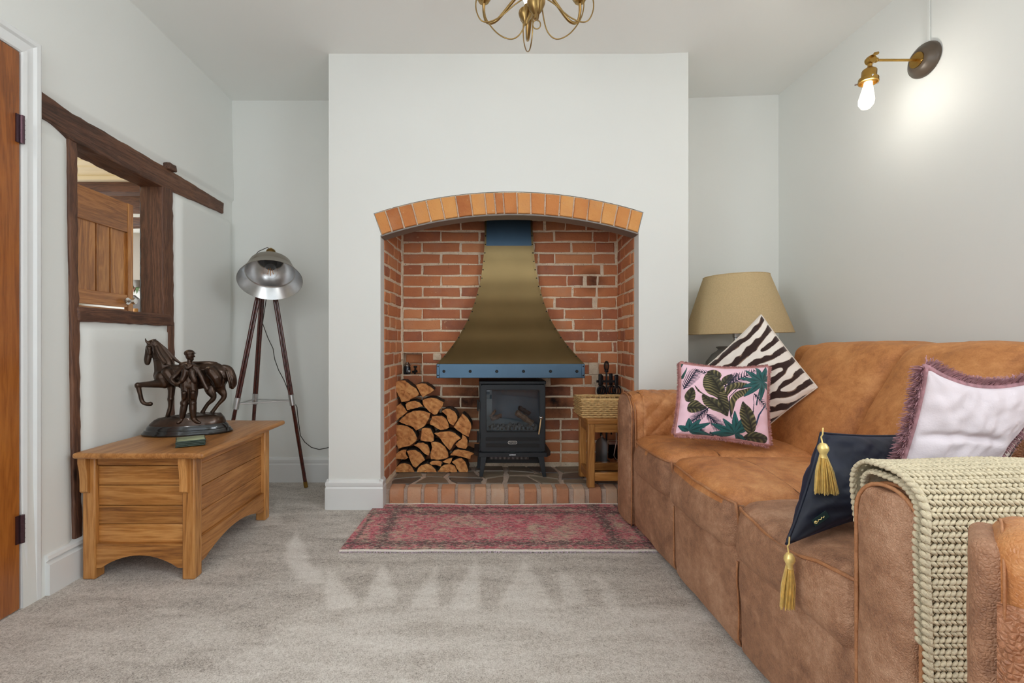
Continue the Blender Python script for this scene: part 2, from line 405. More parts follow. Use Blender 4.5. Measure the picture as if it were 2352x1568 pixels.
M_BEAMX = beammat('old_dark_oak_x', 'x'); M_BEAMY = beammat('old_dark_oak_y', 'y'); M_BEAMZ = beammat('old_dark_oak_z', 'z')
M_MAHOG = plain('dark_mahogany', C(74, 30, 22), 0.22, var=0.35, scale=50, coat=0.5)
M_BRASS = plain('aged_brass', C(176, 138, 72), 0.28, 1.0, var=0.12, scale=40)
M_BRASSD = plain('antique_bronze_wire', C(158, 130, 82), 0.32, 1.0, var=0.12, scale=40)
M_GOLD = plain('gold_thread', C(240, 212, 136), 0.34, 0.45, var=0.15, scale=90)
M_CHROME = plain('polished_chrome', C(210, 212, 216), 0.12, 1.0)
M_STEEL = plain('brushed_pewter_steel', C(206, 206, 206), 0.30, 1.0, var=0.06, scale=30)
M_PEWTER = plain('pewter_outside', C(156, 148, 138), 0.36, 1.0)
M_HOOD = plain('dark_burnished_steel', C(158, 135, 94), 0.29, 0.97, var=0.08, scale=5)
M_HOODB = plain('steel_reflection_blue', C(84, 108, 128), 0.36, 0.9, var=0.05, scale=8)  # blue of reflected window daylight put into the rim and duct colour
M_IRON = plain('black_wrought_iron', C(44, 44, 46), 0.42, 0.7, var=0.2, scale=60)
M_STOVE = plain('black_cast_iron', C(44, 48, 52), 0.42, 0.35, bmp=0.08, bscale=300)
M_STOVED = plain('matt_black', C(14, 14, 15), 0.6)
M_BRONZE = plain('dark_bronze', C(64, 46, 34), 0.30, 0.75, var=0.35, scale=28, coat=0.3)
M_BRONZEB = plain('black_polished_base', C(26, 24, 24), 0.16, 0.3, coat=0.6)
M_BLACKWIRE = plain('braided_dark_cable', C(62, 58, 52), 0.7)
M_WHITEWIRE = plain('white_cable', C(220, 214, 205), 0.4)
M_GLASS = glass('clear_glass')
M_STOVEGL = glass('smoked_stove_glass', (0.86, 0.89, 0.92, 1), 0.0, 1.5)
M_BULB = emis('lit_bulb_filament', (1.0, 0.95, 0.84, 1), 90)
def bulbglow():
    m = bpy.data.materials.new('glowing_bulb_glass'); m.use_nodes = True; nt = m.node_tree
    for n in list(nt.nodes): nt.nodes.remove(n)
    o = N(nt, 'ShaderNodeOutputMaterial'); tr = N(nt, 'ShaderNodeBsdfTransparent'); e = N(nt, 'ShaderNodeEmission'); e.inputs[0].default_value = (1, .95, .8, 1); e.inputs[1].default_value = 2.6
    mx = N(nt, 'ShaderNodeMixShader'); mx.inputs[0].default_value = 0.42
    L(nt, tr.outputs[0], mx.inputs[1]); L(nt, e.outputs[0], mx.inputs[2]); L(nt, mx.outputs[0], o.inputs[0]); return m
M_BULBGLASS = bulbglow()
M_AMBER = plain('amber_filament', C(226, 150, 60), 0.4, 0.3)
M_LINEN = plain('natural_linen', C(196, 172, 130), 0.85, var=0.08, scale=160, bmp=0.3, bscale=420)
M_CERAM = plain('grey_stoneware', C(118, 114, 108), 0.5, var=0.18, scale=14, bmp=0.2)
M_WICKER = plain('pale_wicker', C(208, 172, 116), 0.55, var=0.25, scale=70)
def logmat(name, side):
    m, nt, b = newmat(name); b.inputs['Roughness'].default_value = 0.85
    v = coords(nt, (1,1,1), True)
    if side:
        n = noisetex(nt, coords(nt, (1,0.2,1), True), 60, 5, 0.7); c = ramp(nt, n, [(0.3, C(38, 30, 26)), (0.6, C(84, 68, 56)), (0.8, C(112, 94, 78))]).outputs[0]
        L(nt, c, b.inputs['Base Color']); bump(nt, b, n, 0.9, 0.01)
    else:
        w1 = N(nt, 'ShaderNodeTexWave', wave_type='RINGS', rings_direction='Y'); w1.inputs['Scale'].default_value = 12; w1.inputs['Distortion'].default_value = 5; w1.inputs['Detail'].default_value = 3
        L(nt, v, w1.inputs['Vector']); n = noisetex(nt, v, 26, 5, 0.65, 0.6)
        f = math_(nt, 'ADD', math_(nt, 'MULTIPLY', w1.outputs['Fac'], 0.08), math_(nt, 'MULTIPLY', n, 0.92))
        c = ramp(nt, f, [(0.28, C(138, 82, 42)), (0.48, C(196, 132, 76)), (0.72, C(222, 168, 106))]).outputs[0]
        L(nt, c, b.inputs['Base Color']); bump(nt, b, f, 0.7, 0.006)
    return m
M_LOGF = logmat('split_log_end', False); M_LOGS = logmat('dark_log_bark', True)
def vcol(name, rough=0.8, sheen=0.3, bmp=0.15, bscale=500):
    m, nt, b = newmat(name); b.inputs['Roughness'].default_value = rough; b.inputs['Sheen Weight'].default_value = sheen
    b.inputs['Specular IOR Level'].default_value = 0.25
    a = N(nt, 'ShaderNodeVertexColor', layer_name='Col'); L(nt, a.outputs[0], b.inputs['Base Color'])
    if bmp: bump(nt, b, noisetex(nt, coords(nt), bscale, 2), bmp, 0.002)
    return m
M_PRINT = vcol('printed_velvet')
M_PINKV = plain('blush_velvet', C(222, 211, 216), 0.75, var=0.05, scale=6, bmp=0.15, bscale=300)
M_FRINGE = plain('dusky_pink_fringe', C(176, 122, 118), 0.8, var=0.22, scale=60)
M_FRINGEM = plain('mauve_fringe', C(170, 126, 132), 0.8, var=0.25, scale=70)
def navymat():
    m, nt, b = newmat('navy_velvet'); b.inputs['Roughness'].default_value = 0.6
    v = coords(nt); n = noisetex(nt, v, 9, 4, 0.6, 0.6)
    L(nt, ramp(nt, n, [(0.3, C(12, 15, 28)), (0.7, C(24, 32, 54))]).outputs[0], b.inputs['Base Color'])
    b.inputs['Sheen Weight'].default_value = 0.35; b.inputs['Sheen Tint'].default_value = C(60, 84, 140); b.inputs['Sheen Roughness'].default_value = 0.35
    bump(nt, b, n, 0.3, 0.01); return m
M_NAVY = navymat()
M_KNIT = plain('oatmeal_wool', C(214, 200, 170), 0.9, var=0.14, scale=120, bmp=0.5, bscale=600)
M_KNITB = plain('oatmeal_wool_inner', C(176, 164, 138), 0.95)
def rugmat():
    m, nt, b = newmat('distressed_rug'); b.inputs['Roughness'].default_value = 0.92; b.inputs['Specular IOR Level'].default_value = 0.1
    tc = N(nt, 'ShaderNodeTexCoord'); sp = N(nt, 'ShaderNodeSeparateXYZ'); L(nt, tc.outputs['Object'], sp.inputs[0])
    vs = coords(nt, (1.0, 2.6, 1)); vs2 = coords(nt, (1.0, 3.4, 1)); vm = coords(nt, (1.4, 1.4, 1))
    a = noisetex(nt, vm, 7, 4, 0.6, 0.8); f1 = noisetex(nt, vs, 62, 4, 0.75, 0.5); f2 = noisetex(nt, vs2, 46, 4, 0.75, 1.0)
    yarn = noisetex(nt, coords(nt, (0.5, 2.0, 1)), 230, 2, 0.7)
    base = ramp(nt, math_(nt, 'ADD', math_(nt, 'MULTIPLY', a, 0.50), math_(nt, 'MULTIPLY', f1, 0.52)),
                [(0.36, C(150, 104, 100)), (0.44, C(206, 104, 118)), (0.50, C(222, 124, 138)), (0.55, C(212, 156, 150)), (0.60, C(214, 186, 164)), (0.72, C(218, 200, 178))]).outputs[0]
    # border bands: dark stripes parallel to the edges
    ax = math_(nt, 'ABSOLUTE', sp.outputs[0]); ay = math_(nt, 'ABSOLUTE', sp.outputs[1])
    def band(x, c0, wd):
        return math_(nt, 'SUBTRACT', 1.0, math_(nt, 'MULTIPLY', math_(nt, 'ABSOLUTE', math_(nt, 'SUBTRACT', x, c0)), 1.0/wd), True)
    bb = math_(nt, 'MAXIMUM', math_(nt, 'MAXIMUM', band(ax, 0.505, 0.05), band(ay, 0.175, 0.045)), math_(nt, 'MAXIMUM', band(ay, 0.235, 0.02), band(ax, 0.62, 0.015)))
    dk = math_(nt, 'ADD', math_(nt, 'MULTIPLY', f2, 1.0), math_(nt, 'MULTIPLY', bb, 0.14))
    dm = ramp(nt, dk, [(0.525, (0,0,0,1)), (0.58, (1,1,1,1))]).outputs[0]
    dark = ramp(nt, yarn, [(0.35, C(64, 60, 70)), (0.5, C(104, 92, 82)), (0.65, C(112, 106, 120))]).outputs[0]
    c = mixc(nt, math_(nt, 'MULTIPLY', dm, 0.9), base, dark)
    lm = ramp(nt, noisetex(nt, coords(nt, (1, 3.5, 1)), 58, 3, 0.7, 0.5), [(0.55, (0,0,0,1)), (0.61, (1,1,1,1))]).outputs[0]
    c = mixc(nt, math_(nt, 'MULTIPLY', lm, 0.8), c, C(222, 204, 184))
    bl = ramp(nt, noisetex(nt, vs2, 85, 2, 0.6), [(0.66, (0,0,0,1)), (0.70, (1,1,1,1))]).outputs[0]
    c = mixc(nt, math_(nt, 'MULTIPLY', bl, 0.6), c, C(60, 74, 110))
    L(nt, c, b.inputs['Base Color']); bump(nt, b, math_(nt, 'ADD', yarn, f1), 0.6, 0.006); return m
M_RUG = rugmat()
M_RUGE = plain('rug_binding_cream', C(226, 218, 208), 0.9, var=0.15, scale=200)
# ------------------------------------------------------------------ room shell
XL, XR, YB, YF, YR = -1.521, 1.846, 2.803, 2.348, -1.60     # left, right, back wall, chimney front, rear wall
BX0, BX1 = -0.775, 1.081                                     # chimney breast
def zceil(x): return 2.347 + 0.036*clampv(0, 1, (x-0.9)/0.95)
def struct(name, mb, mat, label, parent=None, smooth=35, bevel=0):
    o = build(name, mb, mat, parent, smooth, bevel)
    if parent is None: tag(o, label, None, kind='structure')
    return o
# floor: fitted carpet with the vacuum cleaner's brushed wedges (pile lying the other way)
def wedge_mask(X, Y):
    m = np.zeros_like(X)
    def tri(px, soft=0.022):
        P = [W(a, b, 1) for a, b in px]
        pts = []
        for a, b in px:
            yy = H*F/(b-VY); pts.append(((a-VX)/F*yy, yy))
        ar = sum(pts[i][0]*pts[(i+1) % len(pts)][1]-pts[(i+1) % len(pts)][0]*pts[i][1] for i in range(len(pts)))
        if ar < 0: pts = pts[::-1]
        d = np.full_like(X, 9.0)
        for i in range(len(pts)):
            x0, y0 = pts[i]; x1, y1 = pts[(i+1) % len(pts)]
            l = math.hypot(x1-x0, y1-y0); d = np.minimum(d, ((x1-x0)*(Y-y0)-(y1-y0)*(X-x0))/l)
        return np.clip(d/soft+0.5, 0, 1)
    for px, k in (([(687,1212),(702,1262),(722,1300),(690,1338),(655,1285),(660,1250)], .9), ([(700,1290),(735,1312),(752,1340),(705,1340),(680,1325)], .8),
                  ([(757,1310),(815,1372),(822,1392),(750,1402),(745,1345)], .8), ([(874,1302),(884,1302),(912,1362),(905,1390),(830,1392)], .8),
                  ([(996,1300),(1004,1302),(1006,1380),(1003,1398),(935,1395),(962,1358)], .7), ([(1094,1290),(1099,1300),(1102,1385),(1095,1402),(1028,1398),(1055,1345)], .8),
                  ([(1200,1290),(1215,1300),(1260,1368),(1275,1400),(1130,1404),(1168,1345)], .65), ([(1286,1303),(1330,1350),(1352,1385),(1300,1392),(1284,1340)], .5),
                  ([(1368,1318),(1410,1350),(1434,1416),(1420,1440),(1395,1412),(1378,1360)], .55), ([(585,1182),(640,1178),(650,1204),(590,1208)], .6),
                  ([(640,1140),(654,1150),(648,1172),(630,1170)], .3)):
        m = np.maximum(m, k*tri(px))
    far = np.clip((1.50-Y)/0.06, 0, 1)*np.clip((X+0.62+0.35*(1.5-Y))/0.10, 0, 1)
    m = np.maximum(m, 0.52*far)
    streak = np.sin(Y*31+1.7*np.sin(X*2.3)+0.6*np.sin(X*7))*0.5+0.5
    m = np.where(far < 0.5, np.maximum(m, 0.35*np.clip((1.47-Y)/0.03, 0, 1)*streak), m*(0.78+0.3*streak))
    return m
nx, ny = 330, 300
xs = np.linspace(-1.52, 1.85, nx+1); ys = np.concatenate([np.linspace(YR, 0.8, 25), np.linspace(0.815, 2.81, ny-24)])
ny = len(ys)-1
GX, GY = np.meshgrid(xs, ys); msk = wedge_mask(GX, GY)
mb = MB(); mb.v = [Vector((a, b, 0.0)) for a, b in zip(GX.ravel(), GY.ravel())]
for j in range(ny):
    for i in range(nx):
        a = j*(nx+1)+i; mb.f.append((a, a+1, a+nx+2, a+nx+1)); mb.m.append(0)
mb.col = np.stack([msk.ravel()]*3+[np.ones(msk.size)], 1)
struct('floor', mb, M_CARPET, 'taupe fitted carpet with brushed vacuum marks')
# ceiling
mb = MB(); mb.grid(lambda u, v: (XL-0.1+(XR-XL+0.2)*u, YR-0.1+(YB-YR+0.2)*v, zceil(XL-0.1+(XR-XL+0.2)*u)), 48, 4, flip=True)
struct('ceiling', mb, M_CEIL, 'plain pale plaster ceiling')
# left wall, leaning in towards its foot and swelling softly beside the timbers
HY0, HY1, HZ0, HZ1 = 1.69, 2.18, 0.955, 1.625
DY1 = 1.470; DZ1 = 1.80
def xleft(y, z):
    lean = 0.032*clampv(0, 1, 1-z/2.3)*clampv(0, 1, (2.8-y)/1.1)
    x = XL+lean
    if z < 1.60:                                   # plaster stands a little proud below the long beam
        k = clampv(0, 1, (1.605-z)/0.03)
        if y > 2.245: x += 0.026*k*clampv(0, 1, (y-2.245)/0.035)*clampv(0, 1, (2.79-y)/0.05)
        elif y < 1.668: x += 0.016*k*clampv(0, 1, (1.668-y)/0.03)
        elif 1.70 < y < 2.20 and z < 0.935: x += 0.020*clampv(0, 1, (0.935-z)/0.03)*clampv(0, 1, (y-1.70)/0.04)*clampv(0, 1, (2.2-y)/0.02)
    elif z > 1.72: x += 0.012*clampv(0, 1, (z-1.70)/0.03)*clampv(0, 1, (2.3-z)/0.5)
    return x+0.003*noise.noise(Vector((y*2.2, z*2.2, 3)))
def lines(a, b, st): n = max(1, int(round((b-a)/st))); return [a+(b-a)*i/n for i in range(n)]
yl = lines(YR, -1.0, 0.3)+lines(-1.0, 0.2, 0.3)+lines(0.2, 0.70, 0.25)+lines(0.70, DY1, 0.1)+lines(DY1, HY0, 0.012)+lines(HY0, HY1, 0.02)+lines(HY1, 2.32, 0.012)+lines(2.32, YB, 0.02)+[YB+0.02]
zl = lines(0, HZ0-.05, 0.05)+lines(HZ0-.05, HZ0, 0.012)+lines(HZ0, 1.56, 0.05)+lines(1.56, HZ1, 0.012)+lines(HZ1, DZ1, 0.014)+lines(DZ1, 1.98, 0.06)+lines(1.98, 2.37, 0.06)+[2.37]
mb = MB(); mb.v = [Vector((xleft(y, z), y, z)) for z in zl for y in yl]; n = len(yl)
for j in range(len(zl)-1):
    for i in range(n-1):
        y = (yl[i]+yl[i+1])/2; z = (zl[j]+zl[j+1])/2
        if HY0 < y < HY1 and HZ0 < z < HZ1: continue
        if 0.70 < y < DY1 and z < DZ1: continue
        if -1.0 < y < 0.2 and HZ0 < z < 1.98: continue
        mb.f.append((j*n+i, (j+1)*n+i, (j+1)*n+i+1, j*n+i+1)[::-1]); mb.m.append(0)
# kitchen side of the same wall
for (a, b, c, d) in ((YR, -1.0, 0, 2.37), (-1.0, .2, 0, HZ0), (-1.0, .2, 1.98, 2.37), (.2, .7, 0, 2.37), (.7, DY1, DZ1, 2.37), (DY1, HY0, 0, 2.37), (HY0, HY1, 0, HZ0), (HY0, HY1, HZ1, 2.37), (HY1, 5.0, 0, 2.37)):
    mb.add([(-1.625, a, c), (-1.625, b, c), (-1.625, b, d), (-1.625, a, d)], [(0, 3, 2, 1)])
struct('wall_left', mb, M_WALL, 'uneven pale grey plaster wall around the timber hatch', smooth=60)
# back wall (alcoves), right wall, rear wall with patio doors
mb = MB()
mb.add([(XL-.02, YB, 0), (BX0+.02, YB, 0), (BX0+.02, YB, 2.4), (XL-.02, YB, 2.4)], [(0, 1, 2, 3)])
mb.add([(BX1-.02, YB, 0), (XR+.02, YB, 0), (XR+.02, YB, 2.4), (BX1-.02, YB, 2.4)], [(0, 1, 2, 3)])
struct('wall_back', mb, M_WALL, 'pale grey alcove walls either side of the chimney breast')
mb = MB(); mb.grid(lambda u, v: (XR+0.006*noise.noise(Vector((u*9, v*4, 8)))-0.0, YR+(YB+.02-YR)*u, 2.42*v), 60, 30, skip=lambda u, v: -1.0 < YR+(YB+.02-YR)*u < .2 and .955 < 2.42*v < 1.98)
struct('wall_right', mb, M_WALL, 'pale grey wall behind the tan sofa')
WX0, WX1, WZ1 = -0.95, 1.35, 2.08
mb = MB()
for (a, b, c, d) in ((XL-.05, WX0, 0, 2.42), (WX1, XR+.05, 0, 2.42), (WX0, WX1, WZ1, 2.42)):
    mb.add([(a, YR, c), (b, YR, c), (b, YR, d), (a, YR, d)], [(3, 2, 1, 0)])
struct('wall_rear', mb, M_WALL, 'pale grey wall holding the glazed patio doors')
wf = MB()
for x in (WX0, 0.19-.03, WX1-.06): wf.box(x, x+.06, YR-.05, YR, 0, WZ1)
for z in (0, WZ1-.06): wf.box(WX0, WX1, YR-.05, YR, z, z+.06)
wo = struct('window_1', wf, M_TRIM, 'white framed glazed patio doors')
g = MB(); g.box(WX0+.06, .16, YR-.03, YR-.024, .06, WZ1-.06); build('pane', g, M_GLASS, wo)
g = MB(); g.box(.22, WX1-.06, YR-.03, YR-.024, .06, WZ1-.06); build('pane', g, M_GLASS, wo)
for nm, x0, x1, lab in (('added_window_left', -1.62, -1.50, 'added unseen side window with a white frame in the left wall'), ('added_window_right', 1.83, 1.93, 'added unseen side window with a white frame in the right wall')):  # unseen side windows, added to bring more light onto the side walls
    wf = MB()
    for y in (-1.06, -.43, .17): wf.box(x0, x1, y, y+.06, .90, 2.04)
    for z in (.90, 1.97): wf.box(x0, x1, -1.06, .23, z, z+.07)
    wo = struct(nm, wf, M_TRIM, lab)
    for a, b in ((-1.0, -.43), (-.37, .17)): g = MB(); g.box((x0+x1)/2-.003, (x0+x1)/2+.003, a, b, .97, 1.97); build('pane', g, M_GLASS, wo)
# chimney breast front with arched opening
AC = XP(1170, YF)
def arc(px0, pt, px1, n):                      # circle through three points, as (x,z) list from left to right
    (x1, y1), (x2, y2), (x3, y3) = [(XP(p[0], YF), ZP(p[1], YF)) for p in (px0, pt, px1)]
    a = np.array([[x2-x1, y2-y1], [x3-x2, y3-y2]])*2; b = np.array([x2*x2-x1*x1+y2*y2-y1*y1, x3*x3-x2*x2+y3*y3-y2*y2])
    cx, cy = np.linalg.solve(a, b); r = math.hypot(x1-cx, y1-cy)
    a0 = math.atan2(y1-cy, x1-cx); a1 = math.atan2(y3-cy, x3-cx)
    return [(cx+r*math.cos(a0+(a1-a0)*i/n), cy+r*math.sin(a0+(a1-a0)*i/n)) for i in range(n+1)]
NA = 40
AO = arc((858, 490), (1170, 440), (1478, 487), NA); AI = arc((876, 540), (1170, 491), (1466, 535), NA)
OX0, OX1 = XP(874, YF), XP(1467, YF)
mb = MB()
def vq(a, b, c, d, y=YF): mb.add([(a[0], y, a[1]), (b[0], y, b[1]), (c[0], y, c[1]), (d[0], y, d[1])], [(0, 1, 2, 3)])
vq((BX0, 0), (OX0, 0), (OX0, AI[0][1]), (BX0, AI[0][1])); vq((BX0, AI[0][1]), AI[0], AO[0], (BX0, AO[0][1])); vq((BX0, AO[0][1]), AO[0], (AO[0][0], 2.36), (BX0, 2.36))
vq((OX1, 0), (BX1, 0), (BX1, AI[-1][1]), (OX1, AI[-1][1])); vq(AI[-1], (BX1, AI[-1][1]), (BX1, AO[-1][1]), AO[-1]); vq(AO[-1], (BX1, AO[-1][1]), (BX1, 2.36), (AO[-1][0], 2.36))
for i in range(NA): vq(AO[i], AO[i+1], (AO[i+1][0], 2.36), (AO[i][0], 2.36))
mb.add([(BX0, YF, 0), (BX0, YF, 2.36), (BX0, YB+.02, 2.36), (BX0, YB+.02, 0)], [(0, 1, 2, 3)])
mb.add([(BX1, YF, 0), (BX1, YF, 2.36), (BX1, YB+.02, 2.36), (BX1, YB+.02, 0)], [(3, 2, 1, 0)])
NY0 = 2.435                                     # where the plaster reveal ends and the brick sides start
zr = AI[0][1]
mb.add([(OX0, YF, 0), (OX0, YF, zr), (OX0, NY0, zr), (OX0, NY0, 0)], [(3, 2, 1, 0)])
mb.add([(OX1, YF, 0), (OX1, YF, AI[-1][1]), (OX1, NY0-.02, AI[-1][1]), (OX1, NY0-.02, 0)], [(0, 1, 2, 3)])
struct('wall_chimney', mb, M_WALL, 'white chimney breast with an arched brick fireplace opening')
# brick lined recess (mortar beds, the bricks are children)
NYB = 2.840; NXL, NXR = XP(922, NYB), XP(1418, NYB); NTOP = 1.95
RX0, RX1, RZ0, RZ1 = XP(925, NYB), XP(969, NYB), ZP(860, NYB), ZP(810, NYB)      # hole left by missing bricks
mb = MB()
for (a, b, c, d) in ((NXL-.02, RX0, 0, NTOP), (RX1, NXR+.02, 0, NTOP), (RX0, RX1, 0, RZ0), (RX0, RX1, RZ1, NTOP)):
    mb.add([(a, NYB, c), (b, NYB, c), (b, NYB, d), (a, NYB, d)], [(0, 1, 2, 3)])
q = NYB+.10
mb.add([(RX0, NYB, RZ0), (RX1, NYB, RZ0), (RX1, NYB, RZ1), (RX0, NYB, RZ1), (RX0, q, RZ0), (RX1, q, RZ0), (RX1, q, RZ1), (RX0, q, RZ1)],
       [(0, 1, 5, 4), (2, 3, 7, 6), (1, 2, 6, 5), (3, 0, 4, 7), (4, 5, 6, 7)])
niche_back = struct('wall_fireplace_back', mb, M_MORTAR, 'old red brick back wall of the fireplace recess')
mb = MB(); mb.add([(OX0, NY0, 0), (NXL, NYB, 0), (NXL, NYB, NTOP), (OX0, NY0, NTOP)], [(3, 2, 1, 0)][::-1])
niche_left = struct('wall_fireplace_left', mb, M_MORTAR, 'red brick left cheek of the fireplace recess')
mb = MB(); mb.add([(OX1, NY0-.02, 0), (NXR, NYB, 0), (NXR, NYB, NTOP), (OX1, NY0-.02, NTOP)], [(0, 1, 2, 3)][::-1])
niche_right = struct('wall_fireplace_right', mb, M_MORTAR, 'red brick right cheek of the fireplace recess')
mb = MB(); mb.add([(OX0-.05, YF+.10, 1.40), (OX1+.05, YF+.10, 1.40), (OX1+.05, YF+.10, NTOP), (OX0-.05, YF+.10, NTOP)], [(3, 2, 1, 0)])
mb.v[0].z = mb.v[1].z = 1.62
mb.add([(OX0-.05, YF+.10, NTOP), (OX1+.05, YF+.10, NTOP), (OX1+.05, NYB, NTOP), (OX0-.05, NYB, NTOP)], [(3, 2, 1, 0)])
struct('ceiling_flue', mb, M_STOVED, 'sooty flue throat above the fireplace')
# ---- bricks, real size meshes shared between alike pieces
BRM = {}
def brickmesh(lx, lz, dep, mat, key):
    """block with its face on -Y, jittered outline and chamfered arrises; centre of the back face is the origin"""
    k = (key, round(lx, 3), round(lz, 3))
    L_ = BRM.setdefault(k, [])
    if len(L_) < 4:
        m = MB(); j = lambda a: R.uniform(-a, a)
        ring = [(-.5,-.5),(-.17,-.5),(.17,-.5),(.5,-.5),(.5,0),(.5,.5),(.17,.5),(-.17,.5),(-.5,.5),(-.5,0)]
        a = [(x*lx+j(.0022), z*lz+j(.0022)) for x, z in ring]; c = 0.0045
        back = [(x, 0, z) for x, z in a]; fr = [(x, -dep+c*.8, z) for x, z in a]
        top = [(x-math.copysign(c, x) if abs(x) > .3*lx else x, -dep+j(.0012), z-(math.copysign(c, z) if abs(z) > .2*lz else 0)) for x, z in a]
        n = 10; o = m.add(back+fr+top, [])
        for i in range(n):
            e = (i+1) % n; m.f += [[i, e, n+e, n+i], [n+i, n+e, 2*n+e, 2*n+i]]; m.m += [0, 0]
        m.f.append(list(range(2*n, 3*n))); m.m.append(0)
        me = bpy.data.meshes.new('brick'); me.from_pydata([tuple(v) for v in m.v], [], m.f); me.materials.append(mat)
        me.validate(); me.update(); L_.append(me)
    return R.choice(L_)
def put_brick(parent, cx, cy, cz, lx, lz, rz, dep, mat, key, q=0.012):
    me = brickmesh(max(q, round(lx/q)*q), max(.006, round(lz/.006)*.006), dep, mat, key)
    o = bpy.data.objects.new('brick', me); COL.objects.link(o); o.parent = parent
    bx = max(q, round(lx/q)*q); bz = max(.006, round(lz/.006)*.006)
    o.location = Vector((cx, cy, cz))-ORG[parent.name]; o.rotation_euler = (R.uniform(-.006, .006), R.uniform(-.008, .008), rz)
    o.scale = (lx/bx, 1, lz/bz); return o
for zc_ in (RZ0+.030, RZ0+.095): put_brick(niche_back, (RX0+RX1)/2+(.02 if zc_ > RZ0+.05 else -.03), NYB+.103, zc_, .14, .054, 0, .02, M_BRICK, 'b')
PITCH = 25.36; Y0P = 506.9
# traced bricks of the right half (crop scale 4.3556, origin 1210,500), row by row from the top
RT = [[(50,160),(195,380),(390,590),(600,850)], [(60,262),(283,645),(665,815),(825,900)], [(80,435),(455,685),(690,870)], [(0,110),(125,270),(288,650),(668,880)],
      [(0,90),(105,463),(470,735),(770,905)], [(0,100),(118,395),(405,560),(600,700),(718,885)], [(0,120),(140,447),(470,685),(712,905)], [(0,150),(168,265),(290,655),(705,890)],
      [(30,195),(208,365),(385,745),(755,910)], [(60,240),(250,455),(475,748),(765,885)], [(80,290),(300,555),(575,712),(730,905)], [(160,350),(360,465),(485,848),(865,900)],
      [(100,440),(450,715),(738,905)], [(180,545),(560,625),(720,890)], [(240,560),(580,650),(720,890)], [(160,440),(460,690),(720,890)],
      [(160,500),(515,700),(712,900)], [(100,440),(455,620),(640,895)], [(130,330),(345,660),(675,900)], [(100,330),(345,520),(545,740),(755,900)],
      [(130,330),(345,660),(675,900)], [(100,330),(345,600),(615,900)]]
for i in range(-7, 22):
    zc = ZP(Y0P+PITCH*i+11.2, NYB); lz = 21.4/F*NYB
    def row(a, b):
        a += R.uniform(-1, 1)*.5; b += R.uniform(-1, 1)*.5
        cx = XP((a+b)/2, NYB); l = (b-a)/F*NYB
        if RX0 < cx < RX1 and RZ0-.01 < zc < RZ1+.01: return
        put_brick(niche_back, cx, NYB+.012, zc+R.uniform(-.0015, .0015), l, lz*R.uniform(.96, 1.03), 0, 0.0145+R.uniform(0, .003), M_BRICK, 'b')
    x = 927.0; first = True
    cuts = []
    while x < 1214:
        wd = 41 if (first and i % 2 == 0) else 84
        if i in (12, 13) and first: wd = 41
        cuts.append((x, x+wd)); x += wd+4.0; first = False
    if 0 <= i < len(RT):
        tr = [(1210+a/4.3556, 1210+b/4.3556) for a, b in RT[i]]
        st = min(t[0] for t in tr)-4
        for a, b in cuts:
            b2 = min(b, st)
            if b2-a > 14: row(a, b2)
        for a, b in tr: row(a, b)
    else:
        for a, b in cuts: row(a, b)
        while x < 1400: row(x, min(1414, x+84)); x += 88
# cheeks
def cheek(parent, x0, y0, x1, y1, left):
    Lc = math.hypot(x1-x0, y1-y0); rz = math.atan2(y1-y0, x1-x0) if left else math.atan2(y1-y0, x1-x0)+math.pi
    d = Vector((x1-x0, y1-y0, 0)).normalized(); nrm = Vector((d.y, -d.x, 0)) if left else Vector((-d.y, d.x, 0))
    for i in range(-4, 22):
        zc = ZP(Y0P+PITCH*i+11.2, NYB)+0.004; lz = 21.4/F*NYB
        segs = [(0.004, .112), (.124, .236), (.248, Lc-.012)] if i % 2 else [(.004, .062), (.074, .29), (.302, Lc-.03)]
        if R.random() < .3: segs = [(.004, .20), (.212, .32), (.33, Lc-.02)]
        for a, b in segs:
            a += R.uniform(-.004, .004); m = (a+b)/2
            c = Vector((x0, y0, 0))+d*m-nrm*.012
            put_brick(parent, c.x, c.y, zc+R.uniform(-.003, .003), b-a, lz*R.uniform(.95, 1.02), rz, 0.0145+R.uniform(0, .003), M_BRICK, 'b')
cheek(niche_left, OX0, NY0, NXL, NYB, True)
cheek(niche_right, OX1, NY0-.02, NXR, NYB, False)
mb = MB()
def rn(p): return p+Vector((noise.noise(p*40), noise.noise(p*40+Vector((5,5,5))), 0))*.004
mb.rbox(NXL-.012, NXL+.012, NYB-.026, NYB+.004, ZP(826, NYB), ZP(632, NYB), .006, .02, 2, rn)
mb.rbox(NXL-.014, NXL+.010, NYB-.026, NYB+.004, ZP(600, NYB), ZP(575, NYB), .006, .02, 2, rn)
mb.rbox(XP(1352,NYB), XP(1374,NYB), NYB-.010, NYB+.01, ZP(860,NYB), ZP(832,NYB), .006, .02, 2, rn)
mb.rbox(XP(995,NYB), XP(1014,NYB), NYB-.016, NYB+.01, ZP(827,NYB), ZP(811,NYB), .006, .02, 2, rn)
build('mortar_patch', mb, M_MORTAR, niche_back, 60)
